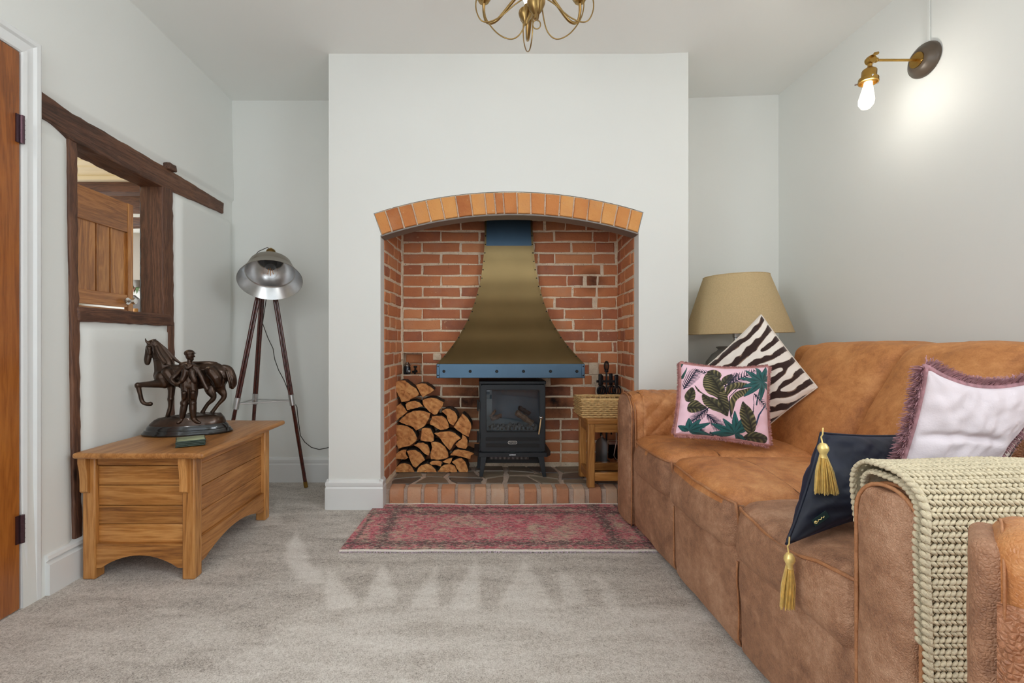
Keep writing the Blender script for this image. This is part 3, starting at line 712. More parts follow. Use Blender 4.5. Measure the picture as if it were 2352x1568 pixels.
# ---- arch of voussoirs over a steel strip
mb = MB(); YA = YF+.10
for i in range(NA):
    a, b, c, d = AI[i], AI[i+1], AO[i+1], AO[i]; y = YF+.006
    mb.add([(a[0], y, a[1]), (b[0], y, b[1]), (c[0], y, c[1]), (d[0], y, d[1])], [(0, 1, 2, 3)])
    mb.add([(a[0], y, a[1]), (b[0], y, b[1]), (b[0], YA, b[1]), (a[0], YA, a[1])], [(3, 2, 1, 0)])
arch = struct('trim_1', mb, M_MORTAR, 'segmental arch of orange bricks over the fireplace')
AX = [60, 160, 268, 383, 500, 618, 738, 857, 975, 1053, 1125, 1237, 1350, 1468, 1588, 1703, 1825, 1942, 2060, 2172, 2282]
for k in range(20):
    def T(v):
        px = 840+v/3.564; return clampv(0, 1, (px-858)/(1478-858))*NA
    t0, t1 = T(AX[k]), T(AX[k+1]); g = 0.11
    def at(A, t):
        i = int(min(NA-1, math.floor(t))); f = t-i; return Vector((A[i][0]*(1-f)+A[i+1][0]*f, 0, A[i][1]*(1-f)+A[i+1][1]*f))
    a, b, c, d = at(AI, t0+g), at(AI, t1-g), at(AO, t1-g), at(AO, t0+g)
    e = (c-b)*.02; b = b+e; a = a+e; c = c-e*2; d = d-e*2
    q = [a, (a+b)/2, b, (b+c)/2, c, (c+d)/2, d, (d+a)/2]
    q = [p+Vector((R.uniform(-.0012, .0012), 0, R.uniform(-.0012, .0012))) for p in q]; ce = sum(q, Vector())/8
    fr = [p+Vector((0, YF+.002, 0)) for p in q]; tp = [ce+(p-ce)*.94+Vector((0, YF-.004+R.uniform(-.001, .001), 0)) for p in q]; bk = [p+Vector((0, YA-.002, 0)) for p in q]
    m = MB(); m.add(bk+fr+tp, [(i, (i+1) % 8, 8+(i+1) % 8, 8+i) for i in range(8)]+[(8+i, 8+(i+1) % 8, 16+(i+1) % 8, 16+i) for i in range(8)]+[tuple(range(16, 24))])
    build('brick', m, M_ARCHB, arch, smooth=None)
mb = MB()
def strip(A, B, y0, y1):
    for i in range(NA): mb.add([(A[i][0], y0, A[i][1]), (A[i+1][0], y0, A[i+1][1]), (B[i+1][0], y1, B[i+1][1]), (B[i][0], y1, B[i][1])], [(0, 1, 2, 3)])
AI2 = [(x, z-.007) for x, z in AI]
strip(AI2, AI, YF-.001, YF-.001); strip(AI2, AI2, YF+.09, YF-.001)
build('lintel_strip', mb, plain('grey_painted_steel', C(126, 118, 112), .5, .3), arch)
# ---- raised hearth: brick kerb and crazy paving
HZ = 0.0865; HY = 2.400; HX0, HX1 = OX0+.002, OX1-.002
mb = MB(); mb.box(HX0, HX1, HY+.012, NYB+.02, 0, HZ-.006)
hearth = tag(build('hearth', mb, M_MORTARG, origin=(.15, 2.6, 0)), 'raised stone paved hearth with a brick kerb under the stove', 'hearth', kind='structure')
px = [(893,928),(934,968),(973,1006),(1012,1046),(1050,1082),(1089,1118),(1127,1160),(1166,1195),(1204,1234),(1242,1272),(1278,1308),(1317,1345),(1353,1383),(1392,1420),(1428,1456)]
for a, b in px:
    x0, x1 = XP(a, HY)+.003, XP(b, HY)-.003; d = .070+R.uniform(-.005, .005)
    j = lambda s=.0015: R.uniform(-s, s)
    prof = [(HY+j(), 0.0), (HY-.004+j(), .035), (HY-.001+j(), .072), (HY+.005, .083+j()), (HY+.016, HZ+.002+j()), (HY+d, HZ+.002+j()), (HY+d, 0.0)]
    m = MB(); xs_ = [x0, x0+.004, (x0+x1)/2, x1-.004, x1]; vs = []
    for xi, x in enumerate(xs_):
        for pi, (y, z) in enumerate(prof):
            e = .003 if xi in (0, 4) else 0
            vs.append((x+j(.0008), y+(e if pi < 4 else 0), z-(e if 2 < pi < 6 else 0)))
    n = len(prof); fs = [(i*n+k, (i+1)*n+k, (i+1)*n+(k+1) % n, i*n+(k+1) % n) for i in range(4) for k in range(n)]
    fs += [tuple(range(n)), tuple(reversed(range(4*n, 5*n)))]
    m.add(vs, fs); build('brick', m, M_HEARTHB, hearth, 30)
nxs, nys = 8, 3
P = {}
for i in range(nxs+1):
    for j in range(nys+1):
        x = HX0+.01+(HX1-HX0-.02)*i/nxs; y = HY+.085+(NYB-HY-.085)*j/nys
        if 0 < i < nxs: x += R.uniform(-.045, .045)
        if 0 < j < nys: y += R.uniform(-.04, .04)
        elif j == 0: y += R.uniform(-.008, .012)
        P[i, j] = Vector((x, y, HZ))
for i in range(nxs):
    for j in range(nys):
        q = [P[i, j], P[i+1, j], P[i+1, j+1], P[i, j+1]]; c = sum(q, Vector())/4
        pts = []
        for k in range(4):
            a, b = q[k], q[(k+1) % 4]
            pts += [a+(c-a)*.16+Vector((R.uniform(-.008, .008), R.uniform(-.006, .006), 0)), (a+b)/2+(c-(a+b)/2)*R.uniform(.08, .2)]
        base = [p+Vector((0, 0, -.008)) for p in pts]; cc = sum(pts, Vector())/8; hz = R.uniform(.000, .002)
        top = [cc+(p-cc)*.95+Vector((0, 0, hz)) for p in pts]
        m = MB(); m.add(base+top, [(k, (k+1) % 8, 8+(k+1) % 8, 8+k) for k in range(8)]+[tuple(range(8, 16))])
        build('stone', m, M_STONE, hearth, None)
# ---- skirting boards
SK = [(0, 0), (1, 0), (1, .108), (.78, .116), (.95, .126), (.90, .138), (.45, .150), (0, .152)]
def skirt(name, p0, p1, th, label, hs=1.0, extra=()):
    mb = MB()
    for (a, b) in [(p0, p1)]+list(extra):
        a = Vector(a).to_3d(); b = Vector(b).to_3d(); d = (b-a).normalized(); nr = Vector((d.y, -d.x, 0))
        mb.prism([a+nr*(th*q)+Vector((0, 0, z*hs)) for q, z in SK], b-a)
    o = struct(name, mb, M_TRIM, label, smooth=25)
    return o
skirt('baseboard_left', (XL, 2.80), (XL, 1.545), -.064, 'white skirting along the left wall behind the oak chest', .96)
skirt('baseboard_back', (XL, YB), (BX0, YB), .018, 'white skirting in the left alcove', 1.0, [((BX1, YB), (XR, YB))])
skirt('baseboard_chimney', (BX0-.009, YF+.004), (OX0+.014, YF+.004), .020, 'white skirting around the foot of the chimney breast', 1.0,
      [((OX1-.014, YF+.004), (BX1+.009, YF+.004)), ((OX0-.004, YF-.012), (OX0-.004, YF+.068)), ((BX0+.004, YB), (BX0+.004, YF-.012)), ((BX1-.004, YF-.012), (BX1-.004, YB))])
skirt('baseboard_right', (XR, YB), (XR, YR), .018, 'white skirting behind the tan sofa')
# ---- door and architrave on the left
d0 = tag(bpy.data.objects.new('door_1', None), 'varnished brown door beside the timber hatch', None, kind='structure'); COL.objects.link(d0); d0.location = (-1.475, DY1, 0); ORG['door_1'] = Vector((-1.475, DY1, 0))
m = MB(); m.rbox(-1.516, -1.476, .72, 1.462, .004, 1.792, .002, .4, 1); build('door_leaf', m, M_DOOR, d0, 30)
for z in (1.545, .26):
    m = MB(); m.tube([(-1.470, 1.465, z-.045), (-1.470, 1.465, z+.045)], .006, 8)
    for q in (-.03, -.015, 0, .015, .03): m.tube([(-1.470, 1.465, z+q-.001), (-1.470, 1.465, z+q+.001)], .0068, 8)
    m.box(-1.479, -1.472, 1.448, 1.464, z-.045, z+.045); build('hinge', m, plain('bronze_hinge', C(92, 70, 78), .35, .9), d0, 40)
m = MB(); m.lathe([(.0, 0), (.024, .004), (.026, .02), (.012, .032), (.012, .05)], (-1.476, .80, .95), 16, (1, 0, 0)); build('handle', m, M_BRASS, d0)
AR = [(0, 0), (.012, 0), (.016, .004), (.018, .016), (.010, .020), (.013, .040), (.020, .046), (.021, .058), (.018, .064), (0, .066)]
mb = MB(); XA = -1.494
yb0 = 1.470
mb.prism([(XA+d*1.1, yb0+q, 0) for d, q in AR], (0, 0, 1.797))
for p in mb.v:
    if p.z > 1: p.z = 1.797+(p.y-yb0)
o_ = len(mb.v); mb.prism([(XA+d*1.1, yb0, 1.797+q) for d, q in AR], (0, -0.78, 0))
for p in mb.v[o_:]:
    if p.y > 1: p.y = yb0+(p.z-1.797)
mb.box(-1.62, XA, 1.4655, 1.4715, 0, 1.797); mb.box(-1.62, XA, .70, 1.4715, 1.797, 1.803)
mb.prism([(XA+d*1.1, .70-q, 0) for d, q in AR], (0, 0, 1.797))
struct('trim_2', mb, M_TRIM, 'white moulded architrave around the brown door', smooth=25)

# ---- dark oak timber frame round the hatch
tf = thing('timber_frame', 'dark rough oak beam and posts framing the hatch in the left wall', 'timber frame', (-1.55, 1.95, 0))
def rough(p, a=.0035, f=26):
    p = Vector(p); p.x += .032*clampv(0, 1, 1-p.z/2.3)*clampv(0, 1, (2.8-p.y)/1.1)-.009 if -1.63 < p.x < -1.47 else 0
    return p+Vector((noise.noise(p*f), noise.noise(p*f+Vector((9,0,0))), noise.noise(p*f+Vector((0,9,0)))))*a
yT = [1.50, 1.60, 1.668, 1.90, 2.19, 2.45, 2.69]; zT = [1.735, 1.716, 1.707, 1.704, 1.700, 1.690, 1.680]; zBt = [1.640, 1.632, 1.603, 1.600, 1.598, 1.608, 1.617]
def beamfn(p):
    t = (p.z-1.60)/.10; a = float(np.interp(p.y, yT, zT)); b = float(np.interp(p.y, yT, zBt))
    q = Vector((p.x, p.y, b+(a-b)*t)); return rough(q)
m = MB(); m.rbox(-1.612, -1.498, 1.53, 2.69, 1.60, 1.70, .007, .018, 2, beamfn); build('beam', m, M_BEAMY, tf, 60)
m = MB(); m.rbox(-1.605, -1.502, 1.664, 1.702, .12, 1.61, .006, .02, 2, rough); build('post', m, M_BEAMZ, tf, 60)
m = MB(); m.rbox(-1.608, -1.499, 2.160, 2.238, .94, 1.61, .006, .018, 2, rough); build('post', m, M_BEAMZ, tf, 60)
m = MB(); m.rbox(-1.600, -1.504, 2.205, 2.250, .12, .96, .006, .02, 2, rough); build('post', m, M_BEAMZ, tf, 60)
m = MB(); m.rbox(-1.612, -1.496, 1.690, 2.215, .938, .994, .008, .018, 2, rough); build('sill', m, M_BEAMY, tf, 60)
m = MB(); m.rbox(-1.53, -1.478, 2.185, 2.235, 1.692, 1.725, .006, .015, 2, rough); build('peg_block', m, M_BEAMY, tf, 60)

# ---- kitchen seen through the hatch
mb = MB()
mb.add([(-4.3, 4.45, 0), (-1.6, 4.45, 0), (-1.6, 4.45, 2.5), (-4.3, 4.45, 2.5)], [(0, 1, 2, 3)])
mb.add([(-4.3, 1.2, 0), (-4.3, 4.45, 0), (-4.3, 4.45, 2.5), (-4.3, 1.2, 2.5)], [(0, 1, 2, 3)])
mb.add([(-4.3, 1.2, 0), (-1.62, 1.2, 0), (-1.62, 1.2, 2.5), (-4.3, 1.2, 2.5)], [(3, 2, 1, 0)])
struct('wall_kitchen', mb, M_WALL, 'white kitchen walls glimpsed through the hatch')
mb = MB(); mb.add([(-4.3, 1.2, 2.32), (-1.6, 1.2, 2.32), (-1.6, 4.45, 2.32), (-4.3, 4.45, 2.32)], [(3, 2, 1, 0)])
struct('ceiling_kitchen', mb, M_CREAM, 'cream kitchen ceiling glimpsed through the hatch')
mb = MB(); mb.add([(-4.3, 1.2, 0.001), (-1.6, 1.2, 0.001), (-1.6, 4.45, 0.001), (-4.3, 4.45, 0.001)], [(0, 1, 2, 3)])
struct('floor_kitchen', mb, plain('kitchen_tiles', C(150, 120, 90), .5), 'kitchen floor beyond the hatch')
mb = MB(); y = 3.28
mb.prism([(-4.2, y, 2.02), (-4.2, y-.014, 2.025), (-4.2, y-.014, 2.05), (-4.2, y, 2.06), (-4.2, y-.02, 2.085), (-4.2, y-.045, 2.10), (-4.2, y-.045, 2.115), (-4.2, y-.07, 2.14), (-4.2, y-.07, 2.17), (-4.2, y-.11, 2.20), (-4.2, y-.11, 2.32), (-4.2, y+.05, 2.32), (-4.2, y+.05, 2.02)], (2.55, 0, 0))
struct('trim_3', mb, M_CREAM, 'cream stepped cornice seen through the hatch', smooth=None)
kb = thing('ceiling_beams', 'dark ceiling joists seen through the hatch above the pine door', 'ceiling beam', (-2.9, 3.8, 2.0))
for (y, z0, z1) in ((3.30, 1.945, 2.025), (3.72, 1.93, 2.06), (4.10, 1.90, 1.985)):
    m = MB(); m.rbox(-4.25, -1.66, y, y+.09, z0, z1, .008, .05, 2, rough); build('beam', m, M_BEAMX, kb, 60)
# pine door standing open in the kitchen
pd = thing('pine_door', 'antique pine plank door with a metal knob seen through the hatch', 'door', (-2.2, 2.7, 0), kind='thing')
PX = -2.2; y0, y1 = 2.28, 2.895
def bd(name, a, b, c, d, x0, x1, mat): m = MB(); m.box(x0, x1, a, b, c, d); return build(name, m, mat, pd, 30, .003)
bd('rail', y0+.20, y1-.045, 1.545, 1.728, PX-.02, PX, M_PINEH)
bd('rail', y0+.20, y1-.045, 1.075, 1.155, PX-.02, PX, M_PINEH)
bd('stile', y1-.045, y1, .30, 1.728, PX-.024, PX+.002, M_PINE)
bd('stile', y0, y0+.20, .30, 1.728, PX-.022, PX, M_PINE)
for a, b in ((2.505, 2.625), (2.645, 2.725), (2.745, 2.845)): bd('plank', a, b, 1.15, 1.55, PX-.02, PX-.012, M_PINE)
for a in (2.635, 2.735): bd('bead', a-.008, a+.008, 1.15, 1.55, PX-.02, PX-.008, M_PINE)
bd('rail', y0+.20, y1-.045, .98, 1.063, PX-.02, PX-.002, M_PINEH)
bd('panel', y0+.20, y1-.05, .30, .98, PX-.02, PX-.008, M_PINE)
m = MB(); m.lathe([(0, .06), (.018, .055), (.022, .042), (.014, .026), (.009, .02), (.009, .008), (.022, .006), (.022, 0)], (PX, 2.845, 1.115), 16, (1, 0, 0)); build('knob', m, M_CHROME, pd)
# grey plate warmer shape, shelf, little candle and plant pot on the far wall
sh = thing('wall_shelf', 'dark scalloped wall shelf beyond the pine door', 'shelf', (-3.05, 4.36, 1.12))
m = MB(); pts = [(XP(300, 4.36)+x, z) for x, z in ((0, .96), (.16, .96), (.13, 1.03), (.16, 1.10), (.15, 1.17), (.10, 1.22), (.13, 1.29), (.07, 1.27), (.02, 1.31), (0, 1.31))]
m.prism([(x, 4.36, z) for x, z in pts], (0, .03, 0)); build('bracket', m, plain('dark_painted_wood', C(74, 66, 60), .5), sh, 30)
m = MB(); m.box(XP(296, 4.3), XP(330, 4.3), 4.27, 4.40, 1.085, 1.10); build('shelf_board', m, plain('dark_shelf_board', C(96, 84, 72), .5), sh, 30)
cn = MB(); cn.lathe([(0, 0), (.022, 0), (.022, .07), (.018, .075), (0, .072)], (XP(311, 4.31), 4.31, 1.10), 14)
tag(build('candle', cn, plain('amber_wax', C(196, 142, 76), .5), origin=(XP(311, 4.31), 4.31, 1.10)), 'small amber candle on the dark shelf beyond the hatch', 'candle')
hb = MB(); hb.lathe([(.36, 0), (.36, .28), (.34, .40), (.26, .50), (.12, .55), (0, .56)], (XP(306, 4.43), 4.43, 1.36), 32, sy=.05)
struct('wall_kitchen_arch', hb, plain('warm_grey_plaster', C(170, 162, 150), .7), 'grey arched plaster hood on the kitchen wall')
pl = thing('pot_plant', 'trailing green and russet leafed plant beyond the pine door', 'plant', (XP(320, 4.2), 4.2, 1.38))
m = MB(); m.lathe([(0, 0), (.04, 0), (.055, .06), (.058, .065), (0, .06)], (XP(320, 4.2), 4.2, 1.36), 14); build('pot', m, M_CERAM, pl)
for k in range(11):
    a = R.uniform(0, 6.28); l = R.uniform(.06, .11); b0 = Vector((XP(320, 4.2), 4.2, 1.42)); dr = Vector((math.cos(a), math.sin(a)*.5, R.uniform(-.6, .9)))
    m = MB(); n = Vector((-math.sin(a), math.cos(a), 0))
    q = [b0+dr*l*t+Vector((0, 0, -.12*t*t))+n*s for t, s in ((0, 0), (.35, .016), (.7, .018), (1, 0), (.7, -.018), (.35, -.016))]
    m.add(q, [(0, 1, 5), (1, 2, 4, 5), (2, 3, 4)]); build('leaf', m, plain('leaf_green', C(70, 104, 44), .5) if k % 3 else plain('leaf_russet', C(134, 84, 66), .5), pl, None)
# ------------------------------------------------------------------ rug
rg = thing('rug', 'faded pink and navy patterned rug lying before the hearth', 'rug', (0.09, 2.10, 0.0))
X0, X1, Y0, Y1 = -0.560, 0.735, 1.868, 2.384
def rugfn(u, v):
    x = X0+(X1-X0)*u+0.018*(v-.4)*(1-u)*1.6; y = Y0+(Y1-Y0)*v+.004*noise.noise(Vector((u*7, v*3, 0)))+(.010*math.sin(u*9) if v > .9 else 0)*(v-.9)*8
    return (x, y, .009+.0015*noise.noise(Vector((u*12, v*6, 2))))
m = MB(); m.grid(rugfn, 90, 40)
m.grid(lambda u, v: (rugfn(u, 0)[0], rugfn(u, 0)[1]-.001, .009*v), 90, 1); m.grid(lambda u, v: (rugfn(0, u)[0], rugfn(0, u)[1], .009*v), 40, 1, flip=True)
build('pile', m, M_RUG, rg, 60)
for e, nm in ((0, -1), (1, 1)):
    m = MB(); m.tube([Vector(rugfn(i/60, e))+Vector((0, nm*.004, -.002)) for i in range(61)], .0065, 6, flat=.75); build('binding', m, M_RUGE, rg, 60)
    m = MB(); 
    for i in range(300):
        u = (i+R.random()*.8)/300; p = Vector(rugfn(u, e))+Vector((0, nm*.006, -.001)); q = p+Vector((R.uniform(-.010, .010), nm*R.uniform(.008, .016), -.0055)); s = Vector((.0012, 0, 0))
        m.add([p-s, p+s, q+s*.7, q-s*.7], [(0, 1, 2, 3)])
    o = build('fringe', m, plain('rug_fringe', C(196, 176, 190), .9, var=.3, scale=300), rg, None); o['kind'] = 'stuff'

# ------------------------------------------------------------------ oak chest
CX0, CX1, CY0, CY1, CZ = -1.437, -1.030, 1.648, 2.238, 0.447
ch = thing('blanket_chest', 'honey oak blanket chest with plank sides against the left wall', 'chest', ((CX0+CX1)/2, (CY0+CY1)/2, 0))
def cb(name, x0, x1, y0, y1, z0, z1, mat, bv=.004):
    m = MB(); m.box(x0, x1, y0, y1, z0, z1); return build(name, m, mat, ch, 30, bv)
def lidfn(p): return p+Vector((0, 0, .0015*noise.noise(Vector((p.x*6, p.y*4, 1)))))
m = MB(); m.rbox(-1.438, -.972, 1.604, 2.285, CZ, CZ+.021, .009, .05, 3, lidfn); build('lid', m, M_OAKY, ch, 40)
LW = .046
for i, (x0, y0) in enumerate(((CX0, CY0), (CX1-LW, CY0), (CX1-LW, CY1-LW), (CX0, CY1-LW))): cb('leg', x0, x0+LW, y0, y0+LW, 0, CZ, M_OAKZ, .005)
# near end
cb('rail', CX0+LW, CX1-LW, CY0+.008, CY0+.034, CZ-.036, CZ, M_OAK)
zs = [.128, .196, .264, .338, CZ-.038]
for a, b in zip(zs[:-1], zs[1:]): cb('plank', CX0+LW, CX1-LW, CY0+.016+R.uniform(-.001, .001), CY0+.034, a, b-.0018, M_OAK, .002)
m = MB(); n = 16; top = .128; x0, x1 = CX0+LW, CX1-LW
pts = [(x0, top), (x1, top)]+[(x1-(x1-x0)*i/n, .040+.046*math.sin(math.pi*clampv(0, 1, (i/n-.06)/.88))**.8) for i in range(n+1)]
m.prism([(x, CY0+.006, z) for x, z in reversed(pts)], (0, .026, 0)); build('apron', m, M_OAK, ch, 20, .003)
# long side
cb('rail', CX1-.034, CX1-.008, CY0+LW, CY1-LW, CZ-.040, CZ, M_OAKY)
zs = [.135, .225, .318, CZ-.042]
for a, b in zip(zs[:-1], zs[1:]): cb('plank', CX1-.034, CX1-.018+R.uniform(-.001, .001), CY0+LW, CY1-LW, a, b-.0018, M_OAKY, .002)
y0, y1 = CY0+LW, CY1-LW
pts = [(y0, .135), (y1, .135)]+[(y1-(y1-y0)*i/n, .042+.050*math.sin(math.pi*clampv(0, 1, (i/n-.05)/.9))**.8) for i in range(n+1)]
m = MB(); m.prism([(CX1-.032, y, z) for y, z in pts], (.026, 0, 0)); build('apron', m, M_OAKY, ch, 20, .003)
cb('back_panel', CX0+.01, CX0+.03, CY0+LW, CY1-LW, .04, CZ, M_OAKY); cb('end_panel', CX0+LW, CX1-LW, CY1-.03, CY1-.01, .04, CZ, M_OAK); cb('bottom', CX0+.02, CX1-.02, CY0+.03, CY1-.02, .10, .118, M_OAK)
for x0 in (CX0-.002, CX1-LW-.004):             # corbel brackets under the lid
    m = MB(); P_ = [(0, CZ), (-.020, CZ), (-.021, CZ-.02), (-.015, CZ-.05), (-.012, CZ-.085), (-.012, CZ-.125), (-.004, CZ-.132), (0, CZ-.132)]
    m.prism([(x0+.002, CY0+.001+q, z) for q, z in P_], (.028, 0, 0)); build('bracket', m, M_OAKZ, ch, 30, .003)
LID = CZ+.0222
# ------------------------------------------------------------------ coasters
for k, nm in enumerate(('bottom coaster of the dark green stack on the oak chest', 'second coaster from the bottom of the green stack on the chest', 'third coaster from the bottom of the green stack on the chest', 'topmost pale faced green coaster of the stack on the chest')):
    c0 = Vector((-1.107, 1.748, LID+.0003+k*.0056)); m = MB(); m.rbox(-.048, .048, -.048, .048, 0, .0053, .002, .09, 2)
    m.xf(Matrix.Translation(c0) @ Matrix.Rotation(math.radians(33+R.uniform(-3, 3)), 4, 'Z'))
    ct = thing('coaster', nm, 'coaster', c0, 'stack of green coasters on the chest')
    build('board', m, plain('bottle_green_board', C(44, 60, 50), .4), ct, 40)
    m = MB(); m.rbox(-.045, .045, -.045, .045, .0053, .0056, .0001, .09, 1); m.xf(Matrix.Translation(c0) @ Matrix.Rotation(math.radians(33), 4, 'Z'))
    build('printed_face', m, plain('sage_printed_face', C(150, 158, 128), .35, var=.35, scale=38), ct, 40)

# ------------------------------------------------------------------ bronze horse and groom
def blobs(name, chains, mat, parent, vox, org, it=3, extra=None):
    """one continuous body: overlapping tapered limbs fused by a voxel remesh"""
    m = MB()
    for c in chains:
        P = [Vector(q[:3]) for q in c]; r = [q[3] for q in c]; fl = c[0][4] if len(c[0]) > 4 else 1.0
        # resample for smooth bends
        pts, rr = [], []
        for i in range(len(P)-1):
            p0 = P[max(i-1, 0)]; p1 = P[i]; p2 = P[i+1]; p3 = P[min(i+2, len(P)-1)]
            for s in range(4):
                t = s/4; a = 2*p1+(p2-p0)*t+(2*p0-5*p1+4*p2-p3)*t*t+(3*p1-p0-3*p2+p3)*t**3
                pts.append(a*.5); rr.append(r[i]*(1-t)+r[i+1]*t)
        pts.append(P[-1]); rr.append(r[-1])
        m.tube(pts, rr, 12, flat=fl, up=(0, 1, 0)); m.sphere(pts[0], rr[0]*.98, 12, 8, sc=(1, fl, 1)); m.sphere(pts[-1], rr[-1]*.98, 12, 8, sc=(1, fl, 1))
    if extra: extra(m)
    m.xf(org)
    o = build(name, m, mat, parent, 180)
    rm = o.modifiers.new('fuse', 'REMESH'); rm.mode = 'VOXEL'; rm.voxel_size = vox; rm.use_smooth_shade = True
    sm = o.modifiers.new('soften', 'SMOOTH'); sm.factor = .5; sm.iterations = it
    return o
HYC = 1.965
hs = thing('horse_statue', 'dark bronze statue of a prancing horse and its groom on the oak chest', 'statue', (XP(433, HYC), HYC, LID))
sc_ = HYC/F; yaw = math.radians(15)
MS = Matrix.Translation((XP(433, HYC), HYC, 0)) @ Matrix.Rotation(yaw, 4, 'Z')
def S(cx, cy, r, d=0.0, fl=None):
    """statue point from the enlarged view (crop px), d metres towards the viewer"""
    px = 310+cx/5.408; py = 750+cy/5.408
    q = ((px-433)*sc_/math.cos(yaw), -d, H-(py-VY)*sc_, r/5.408*sc_)
    return q if fl is None else q+(fl,)
body = [
 [S(395,600,105,0,.72), S(470,595,135), S(600,612,140), S(740,612,138), S(860,592,132), S(960,580,125), S(1030,600,95)],
 [S(960,560,110,0,.75), S(1010,640,95), S(1000,720,70)],
 [S(420,560,120,0,.62), S(400,450,105), S(355,330,78), S(315,235,58)],
 [S(300,205,52,0,.72), S(270,270,55), S(250,345,42), S(240,405,40), S(238,440,34)],
 [S(275,215,50,0,.6), S(300,300,48), S(305,345,30)],
 [S(255,205,18,.008), S(238,180,13,.011), S(228,145,6,.012)], [S(305,205,16,-.002), S(316,178,12,-.004), S(320,155,6,-.004)],
 [S(330,190,24,0,.3), S(430,290,26), S(520,400,24), S(590,460,14)],
 [S(400,690,62,.018), S(300,700,42,.022), S(200,703,31,.022), S(168,712,31,.022)],
 [S(168,712,30,.022), S(188,810,24,.022), S(205,900,24,.02), S(240,935,22,.02), S(290,938,28,.02)],
 [S(470,690,58,-.012), S(475,790,40,-.012), S(468,890,35,-.012), S(462,990,25,-.012), S(440,1085,27,-.012), S(425,1130,22,-.012), S(420,1165,34,-.012)],
 [S(995,680,90,.014,.7), S(1010,780,62), S(1050,880,34), S(985,975,24), S(925,1065,25), S(895,1120,34)],
 [S(890,680,90,-.016,.6), S(895,790,62), S(935,890,34), S(870,970,24), S(825,1050,25), S(800,1105,32)],
 [S(1045,505,34), S(1105,540,44), S(1140,640,50), S(1150,720,46), S(1140,762,30)],
]
body += [[S(400,620,78,.018), S(435,700,58,.018)], [S(470,560,66,.026), S(520,640,58,.028), S(560,690,40,.024)], [S(930,560,76,.022), S(985,640,70,.026), S(1000,720,50,.022)], [S(940,560,70,-.030), S(960,650,60,-.032)],
 [S(620,700,80,.0,.8), S(760,705,78), S(880,690,66)], [S(275,265,30,.018), S(285,330,22,.018)], [S(345,250,20,.02), S(400,360,26,.03), S(450,440,30,.034)],
 [S(1105,555,16,.012), S(1150,660,18,.014), S(1152,760,10,.012)], [S(1085,560,14,.018), S(1120,690,16,.02), S(1125,770,8,.016)],
 [S(595,470,30,0), S(650,455,26,0), S(760,455,24,0), S(880,455,28,0), S(960,470,30,0)], [S(165,708,36,.022), S(160,716,30,.022)], [S(468,895,40,-.012), S(466,910,36,-.012)]]
body = [[(p[0], c[0][1] if False else p[1], p[2], p[3])+((c[0][4],) if len(c[0]) > 4 and k == 0 else ()) for k, p in enumerate(c)] for c in body]
blobs('horse', body, M_BRONZE, hs, .0021, MS, 7)
D = .062
man = [
 [S(728,480,48,D,.8), S(725,550,60,D), S(722,620,58,D), S(725,680,56,D)],
 [S(650,505,36,D), S(730,478,42,D), S(808,510,36,D)],
 [S(730,455,26,D), S(732,415,28,D)],
 [S(732,345,50,D), S(738,375,46,D), S(748,395,30,D)],
 [S(778,360,9,D), S(784,368,7,D)],
 [S(650,510,34,D), S(590,590,32,D), S(560,640,26,D+.012), S(610,690,24,D+.02), S(650,672,20,D+.022)],
 [S(805,515,34,D), S(850,610,32,D), S(880,690,26,D), S(915,765,22,D)],
 [S(690,690,56,D), S(692,800,52,D), S(685,905,40,D), S(668,1000,40,D), S(650,1110,30,D)],
 [S(650,1125,30,D), S(625,1150,24,D+.012)],
 [S(765,690,54,D), S(772,800,50,D), S(765,905,40,D), S(765,1000,42,D), S(770,1110,30,D)],
 [S(775,1125,30,D), S(815,1155,24,D+.008), S(845,1165,18,D+.012)],
 [S(700,690,30,D+.01,.5), S(745,705,34,D+.012)],
 [S(700,540,44,D+.012), S(690,600,36,D+.016), S(668,650,30,D+.02)], [S(762,540,44,D+.01), S(775,600,38,D+.014), S(800,660,30,D+.014)],
 [S(672,690,40,D,.9), S(700,712,46,D+.004), S(760,714,46,D+.004), S(785,690,40,D)], [S(700,470,22,D+.02), S(725,500,18,D+.026)], [S(765,470,22,D+.018), S(740,500,18,D+.026)],
 [S(672,925,43,D), S(678,940,43,D)], [S(764,925,43,D), S(766,940,42,D)], [S(690,800,30,D+.018), S(685,860,26,D+.014)], [S(780,800,30,D+.016), S(775,860,26,D+.012)],
]
blobs('groom', man, M_BRONZE, hs, .0016, MS, 5)
def capx(m):
    c = S(728, 325, 58, D); m.sphere(Vector(c[:3]), c[3], 16, 10, sc=(1, .9, .75))
    a, b = S(735,322,50,D), S(800,322,10,D); m.sphere(Vector(S(768,325,1,D+.002)[:3]), .0095, 12, 6, sc=(1.35, 1.2, .22))
m = MB(); capx(m); m.xf(MS); build('cap', m, M_BRONZE, hs, 60)
m = MB(); rr = [(.000, 0)]
CB_ = Vector((XP(433, HYC), HYC, 0))
def plinth(name, pf, mat, rocky):
    m = MB(); m.lathe(pf, (CB_.x+.001, HYC-.006, LID+.0004), 48, sy=.47); m.v = [CB_+(Matrix.Rotation(yaw, 3, 'Z') @ (v-CB_)) for v in m.v]
    for v in m.v:
        h = clampv(0, 1, (v.z-LID-.040)/.02); v.z += h*((v.x-CB_.x)*.07+(.008*noise.noise(v*38)+.004*noise.noise(v*90) if rocky else 0))
    build(name, m, mat, hs, 40)
plinth('plinth', [(0, 0), (.172, 0), (.174, .006), (.168, .012), (.164, .020), (.158, .022), (.156, .030), (.150, .038), (.146, .041), (0, .042)], M_BRONZEB, False)
plinth('rocky_ground', [(.147, .038), (.146, .046), (.140, .056), (.128, .066), (.112, .072), (.09, .076), (.07, .079), (.045, .081), (.02, .082), (0, .082)], M_BRONZE, True)
